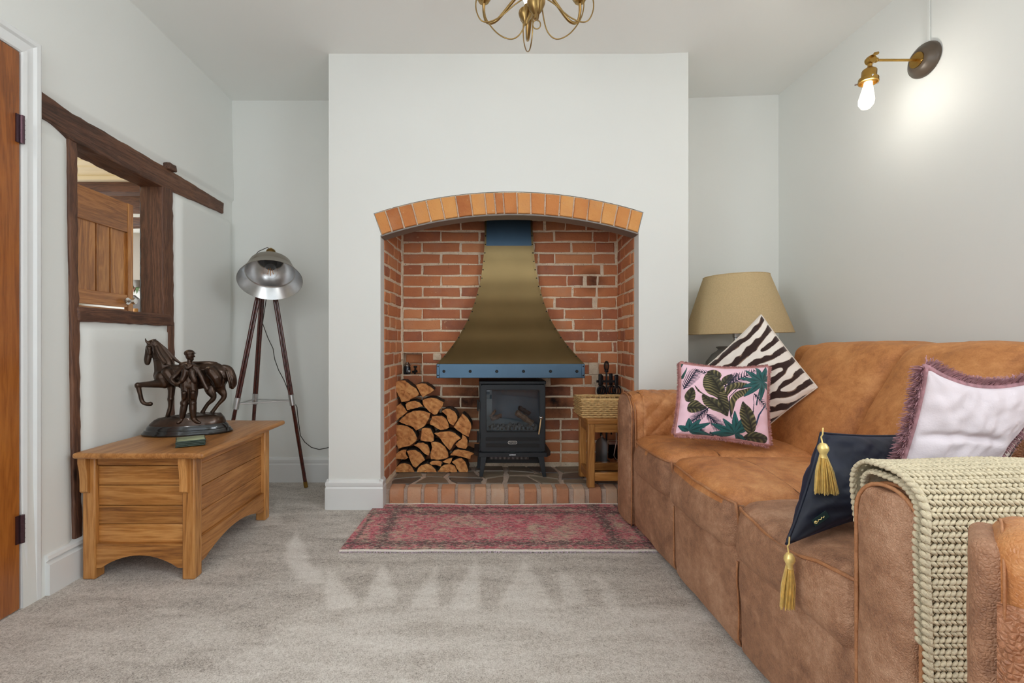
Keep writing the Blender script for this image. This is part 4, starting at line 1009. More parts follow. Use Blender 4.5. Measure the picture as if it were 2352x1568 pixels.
m = MB(); m.tube([Vector(S(318,405,1,.02)[:3]), Vector(S(380,400,1,.036)[:3]), Vector(S(470,440,1,.045)[:3]), Vector(S(560,520,1,.05)[:3]), Vector(S(600,600,1,.066)[:3])], .0016, 6)
m.tube([Vector(S(250,250,1,.026)[:3]), Vector(S(300,230,1,.03)[:3]), Vector(S(322,160,1,.02)[:3])], .0016, 6)
m.xf(MS); build('bridle', m, M_BRONZE, hs)

# ------------------------------------------------------------------ tripod floor lamp
AP = Vector((XP(612, 2.60), 2.62, 1.300))
FEET = [Vector((XP(703, 2.684), 2.684, .004)), Vector((-1.405, 2.44, .004)), Vector((-1.385, 2.745, .004))]
TOPS = [Vector((XP(620, 2.60), 2.62, 1.245)), Vector((XP(602, 2.58), 2.585, 1.245)), Vector((XP(605, 2.66), 2.66, 1.245))]
fl_ = thing('floor_lamp', 'tripod floor lamp with a pewter dome shade in the left alcove', 'lamp', (-1.26, 2.62, 0))
rings = []
for f, t in zip(FEET, TOPS):
    d = (f-t).normalized(); k = .585; col = t+(f-t)*k; rings.append(col)
    side = d.cross(Vector((0, 1, 0))).normalized() if abs(d.y) < .5 else d.cross(Vector((1, 0, 0))).normalized()
    m = MB()
    for s in (-1, 1): m.tube([t+side*s*.0078, col+side*s*.0078], .0075, 8)
    lg = build('leg', m, M_MAHOG, fl_, 50)
    m = MB(); m.tube([col-d*.02, f-d*.03], .0105, 10); build('lower_rod', m, M_MAHOG, lg)
    m = MB(); m.tube([col-d*.034, col+d*.028], .0165, 12); build('collar', m, M_STEEL, lg)
    m = MB(); m.tube([f-d*.034, f], .0115, 10); build('foot_cap', m, M_BRASS, lg)
m = MB()
for i in range(3): m.tube([rings[i], rings[(i+1) % 3]], .0042, 6)
build('spreader', m, M_STEEL, fl_)
m = MB(); m.tube([AP+Vector((0, 0, -.075)), AP+Vector((0, 0, .03))], .030, 14); build('hub', m, M_BRASSD, fl_)
MO = W(621, 645, 2.42); ax = Vector((0.22, -.51, -.83)).normalized()     # shade: mouth centre and the way it faces
Q = ax.to_track_quat('Z', 'Y').to_matrix(); MR = 69/F*2.42
prof_in = [(.25, -1.20), (.40, -1.16), (.42, -.98), (.50, -.93), (.66, -.76), (.735, -.52), (.75, -.43), (.785, -.405), (.80, -.37), (1.0, 0)]
prof_out = [(1.0, 0), (1.008, -.004), (.815, -.365), (.80, -.415), (.765, -.435), (.75, -.52), (.675, -.77), (.51, -.95), (.34, -1.03)]
m = MB(); m.lathe([(r*MR, z*MR*.90) for r, z in prof_in[2:]], MO, 48, rot=Q, cap=False); build('shade_inside', m, M_STEEL, fl_, 30)
m = MB(); m.lathe([(r*MR, z*MR*.90) for r, z in prof_out]+[(.27*MR, -1.10*MR*.9), (.20*MR, -1.24*MR*.9), (.15*MR, -1.30*MR*.9), (0.0, -1.31*MR*.9)], MO, 48, rot=Q, cap=False); build('lamp_shade', m, M_PEWTER, fl_, 30)
m = MB(); m.lathe([(.0, -1.30*MR*.9), (.125*MR, -1.30*MR*.9), (.125*MR, -1.44*MR*.9), (.15*MR, -1.45*MR*.9), (.15*MR, -1.50*MR*.9), (0, -1.52*MR*.9)], MO, 20, rot=Q)
m.lathe([(.045*MR, -1.5*MR*.9), (.045*MR, -1.64*MR*.9), (0, -1.66*MR*.9)], MO, 12, rot=Q); build('cap', m, M_BRASSD, fl_, 40)
m = MB(); m.lathe([(0, -.95*MR), (.40*MR, -.95*MR), (.40*MR, -.90*MR), (.2*MR, -.86*MR), (.17*MR, -.62*MR), (0, -.6*MR)], MO, 20, rot=Q); build('socket', m, plain('grey_socket', C(92, 96, 100), .4, .5), fl_, 40)
m = MB(); m.tube([AP+Vector((0, 0, .0)), AP+Vector((0, -.005, .05)), MO-ax*1.12*MR*.9+Vector((0, .02, 0)), MO-ax*1.05*MR*.9], .008, 8); build('bracket', m, M_BRASSD, fl_)
BC = MO+ax*(-.40*MR)
m = MB(); m.sphere(BC, .235*MR, 20, 14); build('bulb', m, M_GLASS, fl_)
m = MB()
for a in range(4):
    t = a*math.pi/2; u = Q @ Vector((math.cos(t)*.05*MR, math.sin(t)*.05*MR, 0)); m.tube([BC-ax*.13*MR+u, BC+ax*.1*MR+u*1.7], .0014, 5)
build('filament', m, M_AMBER, fl_)
m = MB(); m.tube([MO-ax*1.6*MR*.9, MO-ax*1.66*MR*.9+Vector((-.02, 0, .005)), W(594, 577, 2.5), W(588, 583, 2.5), W(601, 590, 2.48)], .0022, 6); build('flex', m, M_BLACKWIRE, fl_)
m = MB(); m.tube([AP+Vector((0, .02, -.06)), W(603, 742, 2.66), W(615, 775, 2.66), W(627, 800, 2.66), W(631, 825, 2.66), W(640, 850, 2.66), W(652, 872, 2.66), W(664, 902, 2.67), W(672, 915, 2.67), W(682, 935, 2.68), W(685, 965, 2.70),
    W(690, 1000, 2.71), W(700, 1015, 2.72), W(715, 1027, 2.74), W(733, 1032, 2.78), W(748, 1029, 2.785), W(763, 1025, 2.785)], .0026, 6); build('cable', m, M_BLACKWIRE, fl_)
m = MB(); m.tube([W(762, 1078, 2.77), W(757, 1086, 2.77), W(756, 1094, 2.765), W(760, 1102, 2.765)], .0028, 6)
tag(build('loose_cable', m, M_BLACKWIRE, origin=W(758, 1090, 2.77)), 'short loop of dark cable poking from behind the chimney breast corner', 'cable')

# ------------------------------------------------------------------ cooker hood style canopy
HX = XP(1172, 2.5)
hd = thing('fire_hood', 'flared dark steel fire canopy with a riveted rim coloured like its daylight reflection above the stove', 'canopy', (XP(1172, 2.66), 2.66, .662))
lv = [(440, 1113.6, 1221.6), (504, 1113.6, 1221.8), (552, 1113.6, 1224), (564, 1113.2, 1224.5), (594, 1110.8, 1227), (641.7, 1105, 1234.5), (689, 1092.5, 1247), (734, 1075.7, 1263.5), (779, 1050, 1292), (800, 1034.5, 1309), (818.4, 1019.6, 1325.5), (836, 1003, 1342.5)]
sec = []
for py, a, b in lv:
    Y = 2.79
    for _ in range(8): q_ = clampv(0, 1, (1.385-ZP(py, Y))/.645); Y = 2.79-.285*q_**2.15
    sec.append((XP(a, Y), XP(b, Y), Y, ZP(py, Y)))
sec[0] = (sec[1][0], sec[1][1], sec[1][2], 1.93)
zz = np.array([s[3] for s in sec])
fine = []
for i in range(len(sec)-1):
    for t in np.linspace(0, 1, 5, endpoint=False): fine.append(tuple(sec[i][q]*(1-t)+sec[i+1][q]*t for q in range(4)))
fine.append(sec[-1])
# smooth only below the crease
lo = [s for s in fine if s[3] < sec[3][3]]
for it in range(3): lo = [lo[0]]+[tuple((lo[i-1][q]+2*lo[i][q]+lo[i+1][q])/4 for q in range(4)) for i in range(1, len(lo)-1)]+[lo[-1]]
hi_ = [sec[0], sec[1], sec[3]]
m = MB()
def skin(rows):
    v = []; n = len(rows)
    for x0, x1, y, z in rows: v += [(x0, 2.838, z), (x0, y, z), (x1, y, z), (x1, 2.838, z)]
    m.add(v, [(i*4+k, (i+1)*4+k, (i+1)*4+k+1, i*4+k+1) for i in range(n-1) for k in range(3)])
skin([sec[3]]+lo); build('canopy', m, M_HOOD, hd, 40)
m = MB(); skin(hi_); build('flue_duct', m, M_HOODB, hd, 30)
x0, x1, y, z = sec[-1]; z1 = ZP(868, y)
m = MB(); m.box(x0, x1, y-.003, y+.012, z1, z+.002); m.box(x0, x0+.012, y, 2.838, z1, z+.002); m.box(x1-.012, x1, y, 2.838, z1, z+.002)
m.box(x0-.001, x0+.018, y-.006, y, z1, z+.002); m.box(x1-.018, x1+.001, y-.006, y, z1, z+.002)
build('rim', m, M_HOODB, hd, 30, .003)
m = MB(); m.box(x0+.01, x1-.01, y+.01, 2.838, z1+.02, z1+.03); build('underside', m, M_STOVED, hd)
for px in (1019.5, 1080, 1141, 1202.5, 1264.5, 1325):
    m = MB(); m.lathe([(.0085, 0), (.0085, .002), (.006, .006), (0, .007)], W(px, 852.5, y-.003), 10, (0, -1, 0)); build('bolt', m, M_STOVED, hd)
for s, ix in ((1, 0), (-1, 1)):
    rows = [sec[1], sec[3]]+lo
    m = MB(); o_ = []
    for r in rows: 
        X = r[ix]; o_ += [(X-s*.001, r[2]-.003, r[3]), (X+s*.010, r[2]-.003, r[3])]
    n = len(rows); f = [(i*2, i*2+1, i*2+3, i*2+2) for i in range(n-1)]; m.add(o_, f if s > 0 else [q[::-1] for q in f]); build('edge_flange', m, M_HOOD, hd, 60)
    m = MB()
    for t in np.linspace(ZP(530, 2.66), ZP(818, 2.53), 15):
        zs_ = [r[3] for r in rows][::-1]; X = np.interp(t, zs_, [r[ix] for r in rows][::-1]); Y = np.interp(t, zs_, [r[2] for r in rows][::-1])
        m.lathe([(.0042, 0), (.003, .003), (0, .004)], (X+s*.005, Y-.003, t), 7, (0, -1, 0))
    for t in (z1+.015, z-.012): m.lathe([(.004, 0), (0, .004)], ((x0 if s > 0 else x1)+s*.008, y-.006, t), 7, (0, -1, 0))
    o = build('rivets', m, M_STOVED, hd); o['kind'] = 'stuff'

# ------------------------------------------------------------------ electric stove
SY = 2.640
st = thing('electric_stove', 'black cast iron look electric stove with a glass door under the canopy', 'stove', (XP(1177, SY), SY+.1, HZ))
sx0, sx1 = XP(1101, SY), XP(1253, SY); szt, szb = ZP(876, SY), ZP(1038, SY); SD = .185
def sb(name, x0, x1, y0, y1, z0, z1, mat=M_STOVE, bv=.003, par=None): m = MB(); m.box(x0, x1, y0, y1, z0, z1); return build(name, m, mat, par or st, 30, bv)
m = MB(); t = .012                                   # hollow body shell
m.box(sx0, sx0+t, SY, SY+SD, szb, szt); m.box(sx1-t, sx1, SY, SY+SD, szb, szt); m.box(sx0, sx1, SY+SD-t, SY+SD, szb, szt); m.box(sx0, sx1, SY, SY+SD, szb, szb+t)
build('body', m, M_STOVE, st, 30, .003)
sb('top_plate', sx0-.002, sx1+.002, SY-.012, SY+SD, szt-.014, szt+.004)
gx0, gx1, gz1, gz0 = XP(1116.7, SY-.02), XP(1239.5, SY-.02), ZP(895, SY-.02), ZP(991.5, SY-.02)
dx0, dx1, dz1, dz0 = XP(1104.5, SY-.02), XP(1250.5, SY-.02), ZP(883.5, SY-.02), ZP(1037, SY-.02)
def rrect(x0, x1, z0, z1, r, n=5):
    P = []
    for cx, cz, a0 in ((x1-r, z1-r, 0), (x0+r, z1-r, 90), (x0+r, z0+r, 180), (x1-r, z0+r, 270)):
        for i in range(n+1): a = math.radians(a0+90*i/n); P.append((cx+r*math.cos(a), cz+r*math.sin(a)))
    return P
def frame(m, A, B, ya, yb, m_=0):
    n = len(A); va = [(x, ya, z) for x, z in A]; vb = [(x, ya, z) for x, z in B]; vc = [(x, yb, z) for x, z in A]; vd = [(x, yb, z) for x, z in B]
    f = []
    for i in range(n):
        j = (i+1) % n; f += [(i, j, n+j, n+i), (i, 2*n+i, 2*n+j, j), (n+i, n+j, 3*n+j, 3*n+i)]
    m.add(va+vb+vc+vd, f, m_)
m = MB(); frame(m, rrect(dx0, dx1, dz0, dz1, .012), rrect(gx0, gx1, gz0, gz1, .006), SY-.020, SY+.004); dr = build('door', m, M_STOVE, st, 30)
m = MB(); frame(m, rrect(gx0-.003, gx1+.003, gz0-.003, gz1+.003, .007), rrect(gx0+.002, gx1-.002, gz0+.002, gz1-.002, .006), SY-.022, SY-.010); build('glass_gasket', m, M_STOVED, dr, 30)
m = MB(); m.box(gx0, gx1, SY-.010, SY-.006, gz0, gz1); build('glass_pane', m, M_STOVEGL, dr)
for a, b in ((1004, 1012.5), (1018, 1027)):          # raised louvre strips
    z1_, z0_ = ZP(a, SY-.02), ZP(b, SY-.02); m = MB(); A = rrect(XP(1115.5, SY-.02), XP(1239.5, SY-.02), z0_, z1_, .005); frame(m, A, [(x*.98+.02*XP(1177, SY), (z-(z0_+z1_)/2)*.6+(z0_+z1_)/2) for x, z in A], SY-.022, SY-.019)
    m.add([(x, SY-.0205, z) for x, z in A], [tuple(range(len(A)))]); build('louvre', m, M_STOVED, dr, 30)
bz = ZP(1015.5, SY-.02); bx = XP(1177, SY-.02); m = MB(); A = rrect(bx-.0270, bx+.0270, bz-.0092, bz+.0092, .0090); B = rrect(bx-.0240, bx+.0240, bz-.0066, bz+.0066, .0065)
frame(m, A, B, SY-.0265, SY-.02); bd_ = build('badge', m, M_CHROME, dr, 30)
m = MB(); m.add([(x, SY-.0245, z) for x, z in B], [tuple(range(len(B)))]); build('badge_field', m, M_STOVED, bd_) if False else build('badge_field', m, M_STOVED, dr)
def text(name, s, size, loc, rot, mat, parent, ext=.0004, sx=1.0):
    c = bpy.data.curves.new(name, 'FONT'); c.body = s; c.size = size; c.extrude = ext; c.align_x = 'CENTER'; c.align_y = 'CENTER'; c.materials.append(mat)
    t_ = bpy.data.objects.new('temporary', c); COL.objects.link(t_); bpy.context.view_layer.update()
    me = bpy.data.meshes.new_from_object(t_.evaluated_get(bpy.context.evaluated_depsgraph_get())); bpy.data.objects.remove(t_)
    o = bpy.data.objects.new(name, me); COL.objects.link(o); o.parent = parent; o.location = Vector(loc)-ORG[parent.name]; o.rotation_euler = rot; o.scale = (sx, 1, 1); ORG[o.name] = ORG[parent.name]; return o
text('badge_lettering', 'Dimplex', .0125, (bx, SY-.0258, bz), (math.pi/2, 0, 0), M_CHROME, dr)
m = MB(); m.prism([(bx-.026, SY-.0205, dz0), (bx-.020, SY-.0205, dz0+.009), (bx+.026, SY-.0205, dz0+.009), (bx+.034, SY-.0205, dz0)], (0, -.003, 0)); build('air_slide', m, M_STOVE, dr, 30, .001)
m = MB(); m.lathe([(.0115, 0), (.0115, .006), (.008, .009)], W(1242.5, 959, SY-.02), 16, (0, -1, 0)); m.sphere(W(1242.5, 959, SY-.036), .0085, 14, 10); build('handle_boss', m, M_CHROME, dr)
m = MB(); m.tube([W(1242.5, 962, SY-.034), W(1240.5, 977, SY-.040), W(1237.5, 997, SY-.040)], [.0036, .0042, .0036], 10); build('handle', m, plain('pale_polished_wood_rod', C(214, 180, 132), .3, .4), dr)
for py in (930.5, 1003):
    m = MB(); c = W(1097.5, py, SY-.012); m.tube([c+Vector((0, 0, -.033)), c+Vector((0, 0, .033))], .0055, 10); m.tube([c+Vector((0, 0, -.002)), c+Vector((0, 0, .002))], .0062, 10); m.box(c.x, c.x+.014, c.y-.003, c.y+.004, c.z-.02, c.z+.02); build('hinge', m, M_STOVED, st)
# plinth plate, legs, fan grille
pz1, pz0 = ZP(1040, SY-.04), ZP(1049.5, SY-.04)
m = MB(); o = [(XP(1099.5, SY-.035), SY-.035), (XP(1256.5, SY-.035), SY-.035), (sx1+.030, SY+.01), (sx1+.030, SY+SD+.01), (sx0-.030, SY+SD+.01), (sx0-.030, SY+.01)]
m.prism([(x, y, pz0) for x, y in reversed(o)], (0, 0, pz1-pz0)); build('base_plate', m, M_STOVE, st, 30, .004)
m = MB()
for i, wd in enumerate((.0035, .0028, .0030, .0024, .0030, .0034, .0026, .0022)):
    x = bx-.0165+i*.0046; h = R.uniform(.0028, .0050); m.box(x-wd/2, x+wd/2, SY-.0362, SY-.0352, (pz0+pz1)/2-.0028, (pz0+pz1)/2-.0028+h+.001)
build('maker_mark', m, plain('white_print', C(232, 236, 240), .4), st)
m = MB(); m.prism([(bx-.0115, SY-.0222, szb+.005), (bx-.006, SY-.0222, szb-.008), (bx+.006, SY-.0222, szb-.008), (bx+.0115, SY-.0222, szb+.005)][::-1], (0, .002, 0)); build('sticker', m, plain('green_blue_sticker', C(110, 158, 150), .3), st)
for s, (ta, tb, ba, bb) in ((1, (1104, 1118, 1101, 1109)), (-1, (1236, 1250, 1247, 1255))):
    yf = 2.600; m = MB(); ta, tb, ba, bb = [XP(v, yf) for v in (ta, tb, ba, bb)]
    m.add([(ba, yf, HZ+.0022), (bb, yf, HZ+.0022), (bb, yf+.018, HZ+.0022), (ba, yf+.018, HZ+.0022), (ta, yf+.006, pz0), (tb, yf+.006, pz0), (tb, yf+.032, pz0), (ta, yf+.032, pz0)],
          [(0, 3, 2, 1), (4, 5, 6, 7), (0, 1, 5, 4), (1, 2, 6, 5), (2, 3, 7, 6), (3, 0, 4, 7)]); build('leg', m, M_STOVE, st, 30, .002)
    m2 = MB(); xo = -.012*s; dy = SD-.01; m2.add([v+Vector((xo*1.2, dy, 0)) for v in m.v], m.f); build('leg', m2, M_STOVE, st, 30, .002)
m = MB(); m.box(XP(1112, SY), XP(1244, SY), SY+.03, SY+.036, pz0-.052, pz0); build('fan_housing', m, M_STOVED, st)
m = MB()
for r_ in range(3):
    for k in range(30): x = XP(1126, SY)+k*(XP(1214, SY)-XP(1126, SY))/29; z = pz0-.006-r_*.009; m.box(x-.0009, x+.0009, SY+.026, SY+.030, z-.005, z)
o = build('fan_grille', m, M_STEEL, st); o['kind'] = 'stuff'
# fire bed behind the glass
m = MB(); m.box(sx0+.013, sx1-.013, SY+SD-.03, SY+SD-.02, szb+.02, szt-.02); build('fire_back', m, plain('dark_fire_back', C(96, 108, 114), .45, .1), st)
m = MB()
for k in range(13): x = gx0+.012+k*(gx1-gx0-.02)/12.5; m.box(x-.0045, x+.0045, SY+.012, SY+.018, gz0-.004, gz0+.022)
m.box(gx0-.002, gx1+.002, SY+.012, SY+.017, gz0-.006, gz0+.003)
build('grate', m, plain('grey_grate', C(70, 80, 86), .4, .6), st, 30)
m = MB()
for k in range(70): m.sphere((R.uniform(gx0+.02, gx1-.02), SY+R.uniform(.03, .12), gz0+R.uniform(-.005, .022)), R.uniform(.008, .015), 6, 4)
o = build('coal_bed', m, plain('black_coals', C(58, 56, 55), .35, var=.4, scale=60), st, None); o['kind'] = 'stuff'
for a, b, r_, c_ in (((1186, 947), (1222, 972), .017, (122, 98, 78)), ((1128, 962), (1151, 955), .013, (104, 78, 62)), ((1126, 957), (1138, 943), .008, (120, 92, 72)), ((1192, 936), (1216, 950), .013, (46, 42, 40))):
    m = MB(); p, q = W(*a, SY+.05), W(*b, SY+.06); q += Vector((0, .01, 0)); n = 8
    m.tube([p+(q-p)*i/n+Vector((0, 0, .002*math.sin(i*2.1))) for i in range(n+1)], [r_*(1+.12*math.sin(i*1.7)) for i in range(n+1)], 10); build('imitation_log', m, plain('imitation_bark', C(*c_), .8, var=.4, scale=70, bmp=.6, bscale=90), st)

# ------------------------------------------------------------------ split logs
LG = [
 ('large split log with a torn face, topmost at the left of the log pile', [(205,235),(290,198),(360,200),(420,245),(470,285),(515,310),(560,395),(540,420),(440,465),(420,490),(310,505),(285,440),(240,350),(240,320),(225,290)]),
 ('domed quarter log, topmost on the right of the log pile', [(510,262),(590,240),(650,245),(720,290),(770,335),(700,385),(605,440),(545,330)]),
 ('wedge shaped log pointing down, just under the topmost right log', [(600,480),(640,455),(720,440),(810,455),(860,485),(900,505),(885,560),(845,610),(805,675),(770,685),(700,640),(640,580),(605,520)]),
 ('small flat topped log tucked below the torn topmost log', [(362,540),(395,505),(500,485),(560,505),(615,565),(500,590),(385,618)]),
 ('rounded quarter log touching the left brick cheek, third row down', [(295,520),(345,570),(395,640),(330,690),(240,768),(205,690),(205,620),(240,560)]),
 ('broad fan shaped log in the middle of the pile with a white scratch', [(270,770),(380,665),(470,625),(560,618),(640,630),(718,660),(690,750),(640,830),(580,870),(515,900),(470,850),(400,825),(345,805)]),
 ('kidney shaped log under a thick dark bark back, upper right', [(872,625),(920,595),(985,592),(1050,630),(1090,700),(1090,745),(1035,830),(985,805),(950,745),(940,690)]),
 ('big quarter log at the outer right edge of the pile, nearest the stove door', [(1155,655),(1230,720),(1275,790),(1285,860),(1265,930),(1245,990),(1150,940),(1032,850),(1085,770)]),
 ('oval knotty burred log in the centre of the pile', [(735,700),(790,690),(870,690),(930,730),(965,800),(978,855),(940,880),(855,893),(800,865),(760,835),(708,815),(705,780),(725,740)]),
 ('largest blocky log with a dented face against the left cheek', [(190,808),(300,815),(400,835),(470,880),(510,940),(535,1000),(520,1040),(440,1105),(350,1125),(265,1150),(245,1080),(215,960)]),
 ('small yellowish log right of the dented block', [(595,865),(640,855),(720,865),(770,975),(765,1035),(735,1050),(640,1045),(575,1030),(585,960)]),
 ('broad flat topped wedge log below the burred one', [(765,930),(850,910),(1000,905),(1060,930),(1140,1000),(1080,1040),(1030,1100),(985,1168),(930,1110),(880,1050),(840,990)]),
 ('small rounded log right of the flat topped wedge, by the stove', [(1160,945),(1210,980),(1232,1030),(1230,1110),(1210,1150),(1150,1140),(1090,1125),(1060,1085),(1105,1040),(1150,1005)]),
 ('curved crescent log beneath the small yellowish one', [(480,1100),(540,1070),(610,1065),(670,1095),(700,1150),(705,1200),(690,1252),(640,1230),(600,1195),(560,1150)]),
 ('large log with clear growth rings in the lower middle', [(720,1060),(790,1050),(860,1075),(920,1120),(960,1200),(970,1260),(940,1285),(830,1305),(720,1295),(708,1240),(720,1190),(735,1130)]),
 ('axe head shaped log pointing down between two bottom half logs', [(385,1180),(450,1165),(510,1165),(570,1200),(620,1260),(642,1305),(580,1350),(515,1415),(470,1390),(430,1300)]),
 ('small quarter log just above the bottom left half log', [(220,1290),(225,1240),(270,1190),(340,1158),(385,1160),(375,1220),(410,1270),(360,1298),(290,1292)]),
 ('flat splintered log sticking out towards the stove leg', [(985,1238),(1040,1170),(1100,1155),(1180,1165),(1250,1180),(1330,1215),(1280,1240),(1275,1290),(1200,1275),(1130,1255),(1040,1240)]),
 ('thin sliver log wedged above the second bottom half log', [(700,1345),(740,1318),(820,1312),(878,1330),(860,1392),(790,1375),(720,1365)]),
 ('smallest kindling wedge above the third bottom half log', [(880,1325),(950,1285),(1020,1270),(1000,1335),(980,1355)]),
 ('half round log at the bottom left corner of the pile', [(210,1470),(230,1410),(290,1360),(360,1348),(430,1370),(475,1430),(497,1485),(350,1486),(220,1485)]),
 ('half round log second from the left on the hearth', [(525,1485),(540,1420),(590,1375),(660,1355),(730,1380),(780,1430),(802,1485),(650,1487)]),
 ('half round log third from the left on the hearth', [(815,1482),(860,1400),(910,1370),(980,1358),(1050,1385),(1080,1440),(1085,1483),(950,1485)]),
 ('rough log at the bottom right end of the pile', [(1010,1330),(1080,1290),(1150,1280),(1200,1330),(1220,1380),(1240,1440),(1230,1482),(1120,1482),(1085,1430),(1060,1370)]),
]
YL = 2.690
for lab, P_ in LG:
    yf = YL+R.uniform(-.010, .010) if P_[0][1] < 1330 else YL; cz_ = sum(y for x, y in P_)/len(P_); cx_ = sum(x for x, y in P_)/len(P_); P_ = [(cx_+(x-cx_)*.985, cz_+(y-cz_)*.985) if P_[0][1] < 1330 else (x, y) for x, y in P_]
    ext = max(p[0] for p in P_); yb = 2.815
    sca = YL/yf; w3 = [Vector((XP(870+x/6.029, YL), yf, max(HZ+.003, ZP(840+y/6.029, YL)))) for x, y in P_]
    # densify and roughen the split outline
    q = []; n = len(w3)
    for i in range(n):
        a, b = w3[i], w3[(i+1) % n]; q.append(a); l = (b-a).length; s = max(1, int(l/.012))
        for t in range(1, s): e = (b-a)*t/s; nn = Vector((e.z, 0, -e.x)).normalized() if e.length else Vector(); q.append(a+e+nn*R.uniform(-.0018, .0018))
    c = sum(q, Vector())/len(q)
    q = [Vector((p.x, p.y, max(p.z, HZ+.0035))) for p in q]
    sh = .965; fr = [c+(p-c)*sh+Vector((0, R.uniform(-.002, .002), 0)) for p in q]
    rim = [Vector((p.x, p.y+.004, p.z)) for p in q]
    bk = [Vector((c.x+(p.x-c.x)*.97+(0.006 if c.x > -.2 else 0), yb, max(HZ+.0035, c.z+(p.z-c.z)*.97))) for p in q]
    m = MB(); n = len(q); cf = c+Vector((0, -.001, 0))
    inner = [c+(p-c)*.5+Vector((0, R.uniform(-.004, .003), 0)) for p in q]
    m.add(fr+rim+bk+inner+[cf], [])
    for i in range(n):
        j = (i+1) % n
        m.f += [[i, n+i, n+j, j][::-1], [n+i, n+j, 2*n+j, 2*n+i][::-1], [3*n+i, i, j, 3*n+j][::-1], [4*n, 3*n+i, 3*n+j][::-1]]; m.m += [0, 1, 0, 0]
    m.f.append(list(range(2*n, 3*n))); m.m.append(1)
    bm = None
    o = build('log', m, [M_LOGF, M_LOGS], smooth=25, origin=c)
    tag(o, lab, 'log', 'split logs stacked beside the stove')
m = MB()      # white lamp flex lying at the left of the hearth
m.tube([W(884, 1066, 2.50), W(890, 1070, 2.52), W(897, 1079, 2.58), W(903, 1084, 2.64), W(900, 1089, 2.64), W(896, 1092, 2.63)], .0032, 8)
o_ = W(896, 1090, 2.6)
tag(build('white_flex', m, M_WHITEWIRE, origin=o_), 'short white electric flex beside the log pile', 'cable')

# ------------------------------------------------------------------ jar and trinkets in the hole left by missing bricks
JY = NYB+.016; jz = RZ0+.001
jr = thing('glass_jar', 'dark glass candle jar with a metal lid in the gap in the brickwork', 'jar', (XP(935, JY), JY, jz))
m = MB(); m.lathe([(0, 0), (.021, 0), (.0225, .004), (.0225, .042), (.019, .048), (.019, .050)], (XP(934, JY), JY+.02, jz), 20); build('jar_body', m, plain('smoked_glass', C(30, 36, 44), .08, .2, coat=.6), jr)
m = MB(); m.lathe([(.021, .050), (.0215, .052), (.0215, .060), (.016, .064), (.010, .066), (.010, .074), (0, .076)], (XP(934, JY), JY+.02, jz), 20); build('lid', m, M_PEWTER, jr)
m = MB()
for a, b in ((0, 8), (10, 6), (14, 8)): m.box(XP(938, JY)+a*.0006, XP(938, JY)+a*.0006+.003, JY-.0028, JY-.0018, jz+.014, jz+.014+b*.0016)
build('label_print', m, plain('white_label_print', C(220, 224, 226), .5), jr)
kt = thing('iron_tap_key', 'small black iron key lying beside the jar in the brick gap', 'key', (XP(952, JY), JY+.02, jz))
m = MB(); m.tube([(XP(952, JY), JY+.02, jz), (XP(953, JY), JY+.02, jz+.045)], .006, 8); m.tube([(XP(949, JY), JY+.02, jz+.046), (XP(957, JY), JY+.02, jz+.046)], .006, 8); build('shaft', m, M_IRON, kt)
m = MB(); m.tube([(XP(946, JY), JY+.015, jz+.012), (XP(958, JY), JY+.015, jz+.020)], .008, 8); build('bow', m, M_IRON, kt)
# ------------------------------------------------------------------ little wooden stool table with basket, fire tools
tx0, tx1, ty0, ty1 = .577, .872, 2.408, 2.640; tz0, tz1 = HZ+.0022, .452
tb = thing('stool_table', 'small square mango wood stool standing on the hearth', 'stool', ((tx0+tx1)/2, (ty0+ty1)/2, HZ))
def tbx(name, x0, x1, y0, y1, z0, z1, mat, bv=.003): m = MB(); m.box(x0, x1, y0, y1, z0, z1); return build(name, m, mat, tb, 30, bv)
lw = .037
for x in (tx0, tx1-lw):
    for y in (ty0, ty1-lw): tbx('leg', x, x+lw, y, y+lw, tz0, tz1-.026, M_TABZ)
tbx('seat', tx0-.004, tx1+.004, ty0-.006, ty1+.004, tz1-.026, tz1, M_TABX, .004)
for y in (ty0+.004, ty1-lw+.004):
    tbx('rail', tx0+lw, tx1-lw, y, y+.028, tz1-.072, tz1-.026, M_TABX); tbx('stretcher', tx0+lw, tx1-lw, y, y+.028, tz0+.034, tz0+.078, M_TABX)
for x in (tx0+.004, tx1-lw+.004):
    tbx('rail', x, x+.028, ty0+lw, ty1-lw, tz1-.072, tz1-.026, M_TABY); tbx('stretcher', x, x+.028, ty0+lw, ty1-lw, tz0+.034, tz0+.078, M_TABY)
# basket
bk0 = (XP(1338, 2.44), .862, 2.442, 2.622); bz0, bz1 = tz1+.001, tz1+.100
bs = thing('wicker_basket', 'shallow pale woven wicker tray basket on the stool', 'basket', ((bk0[0]+bk0[1])/2, 2.53, tz1))
x0, x1, y0, y1 = bk0
def loop(z, off, ph, amp, nseg):
    P = []; cs = [(x0, y0), (x1, y0), (x1, y1), (x0, y1)]
    for k in range(4):
        a, b = cs[k], cs[(k+1) % 4]; l = math.hypot(b[0]-a[0], b[1]-a[1]); n = int(l/.017)
        for i in range(n):
            t = i/n; nx_, ny_ = (b[1]-a[1])/l, -(b[0]-a[0])/l; s = amp*math.cos(math.pi*i+ph)
            fl = 1+.04*(z-bz0)/(bz1-bz0)
            px_, py_ = a[0]+(b[0]-a[0])*t+nx_*s, a[1]+(b[1]-a[1])*t+ny_*s
            P.append(Vector(((px_-(x0+x1)/2)*fl+(x0+x1)/2, (py_-(y0+y1)/2)*fl+(y0+y1)/2, z+R.uniform(-.0008, .0008))))
    return P
for k in range(9):
    m = MB(); m.tube(loop(bz0+.007+k*.0104, 0, math.pi*(k % 2), .0058, 0), .0040, 6, closed=True); o = build('strand', m, M_WICKER, bs, 60)
m = MB()
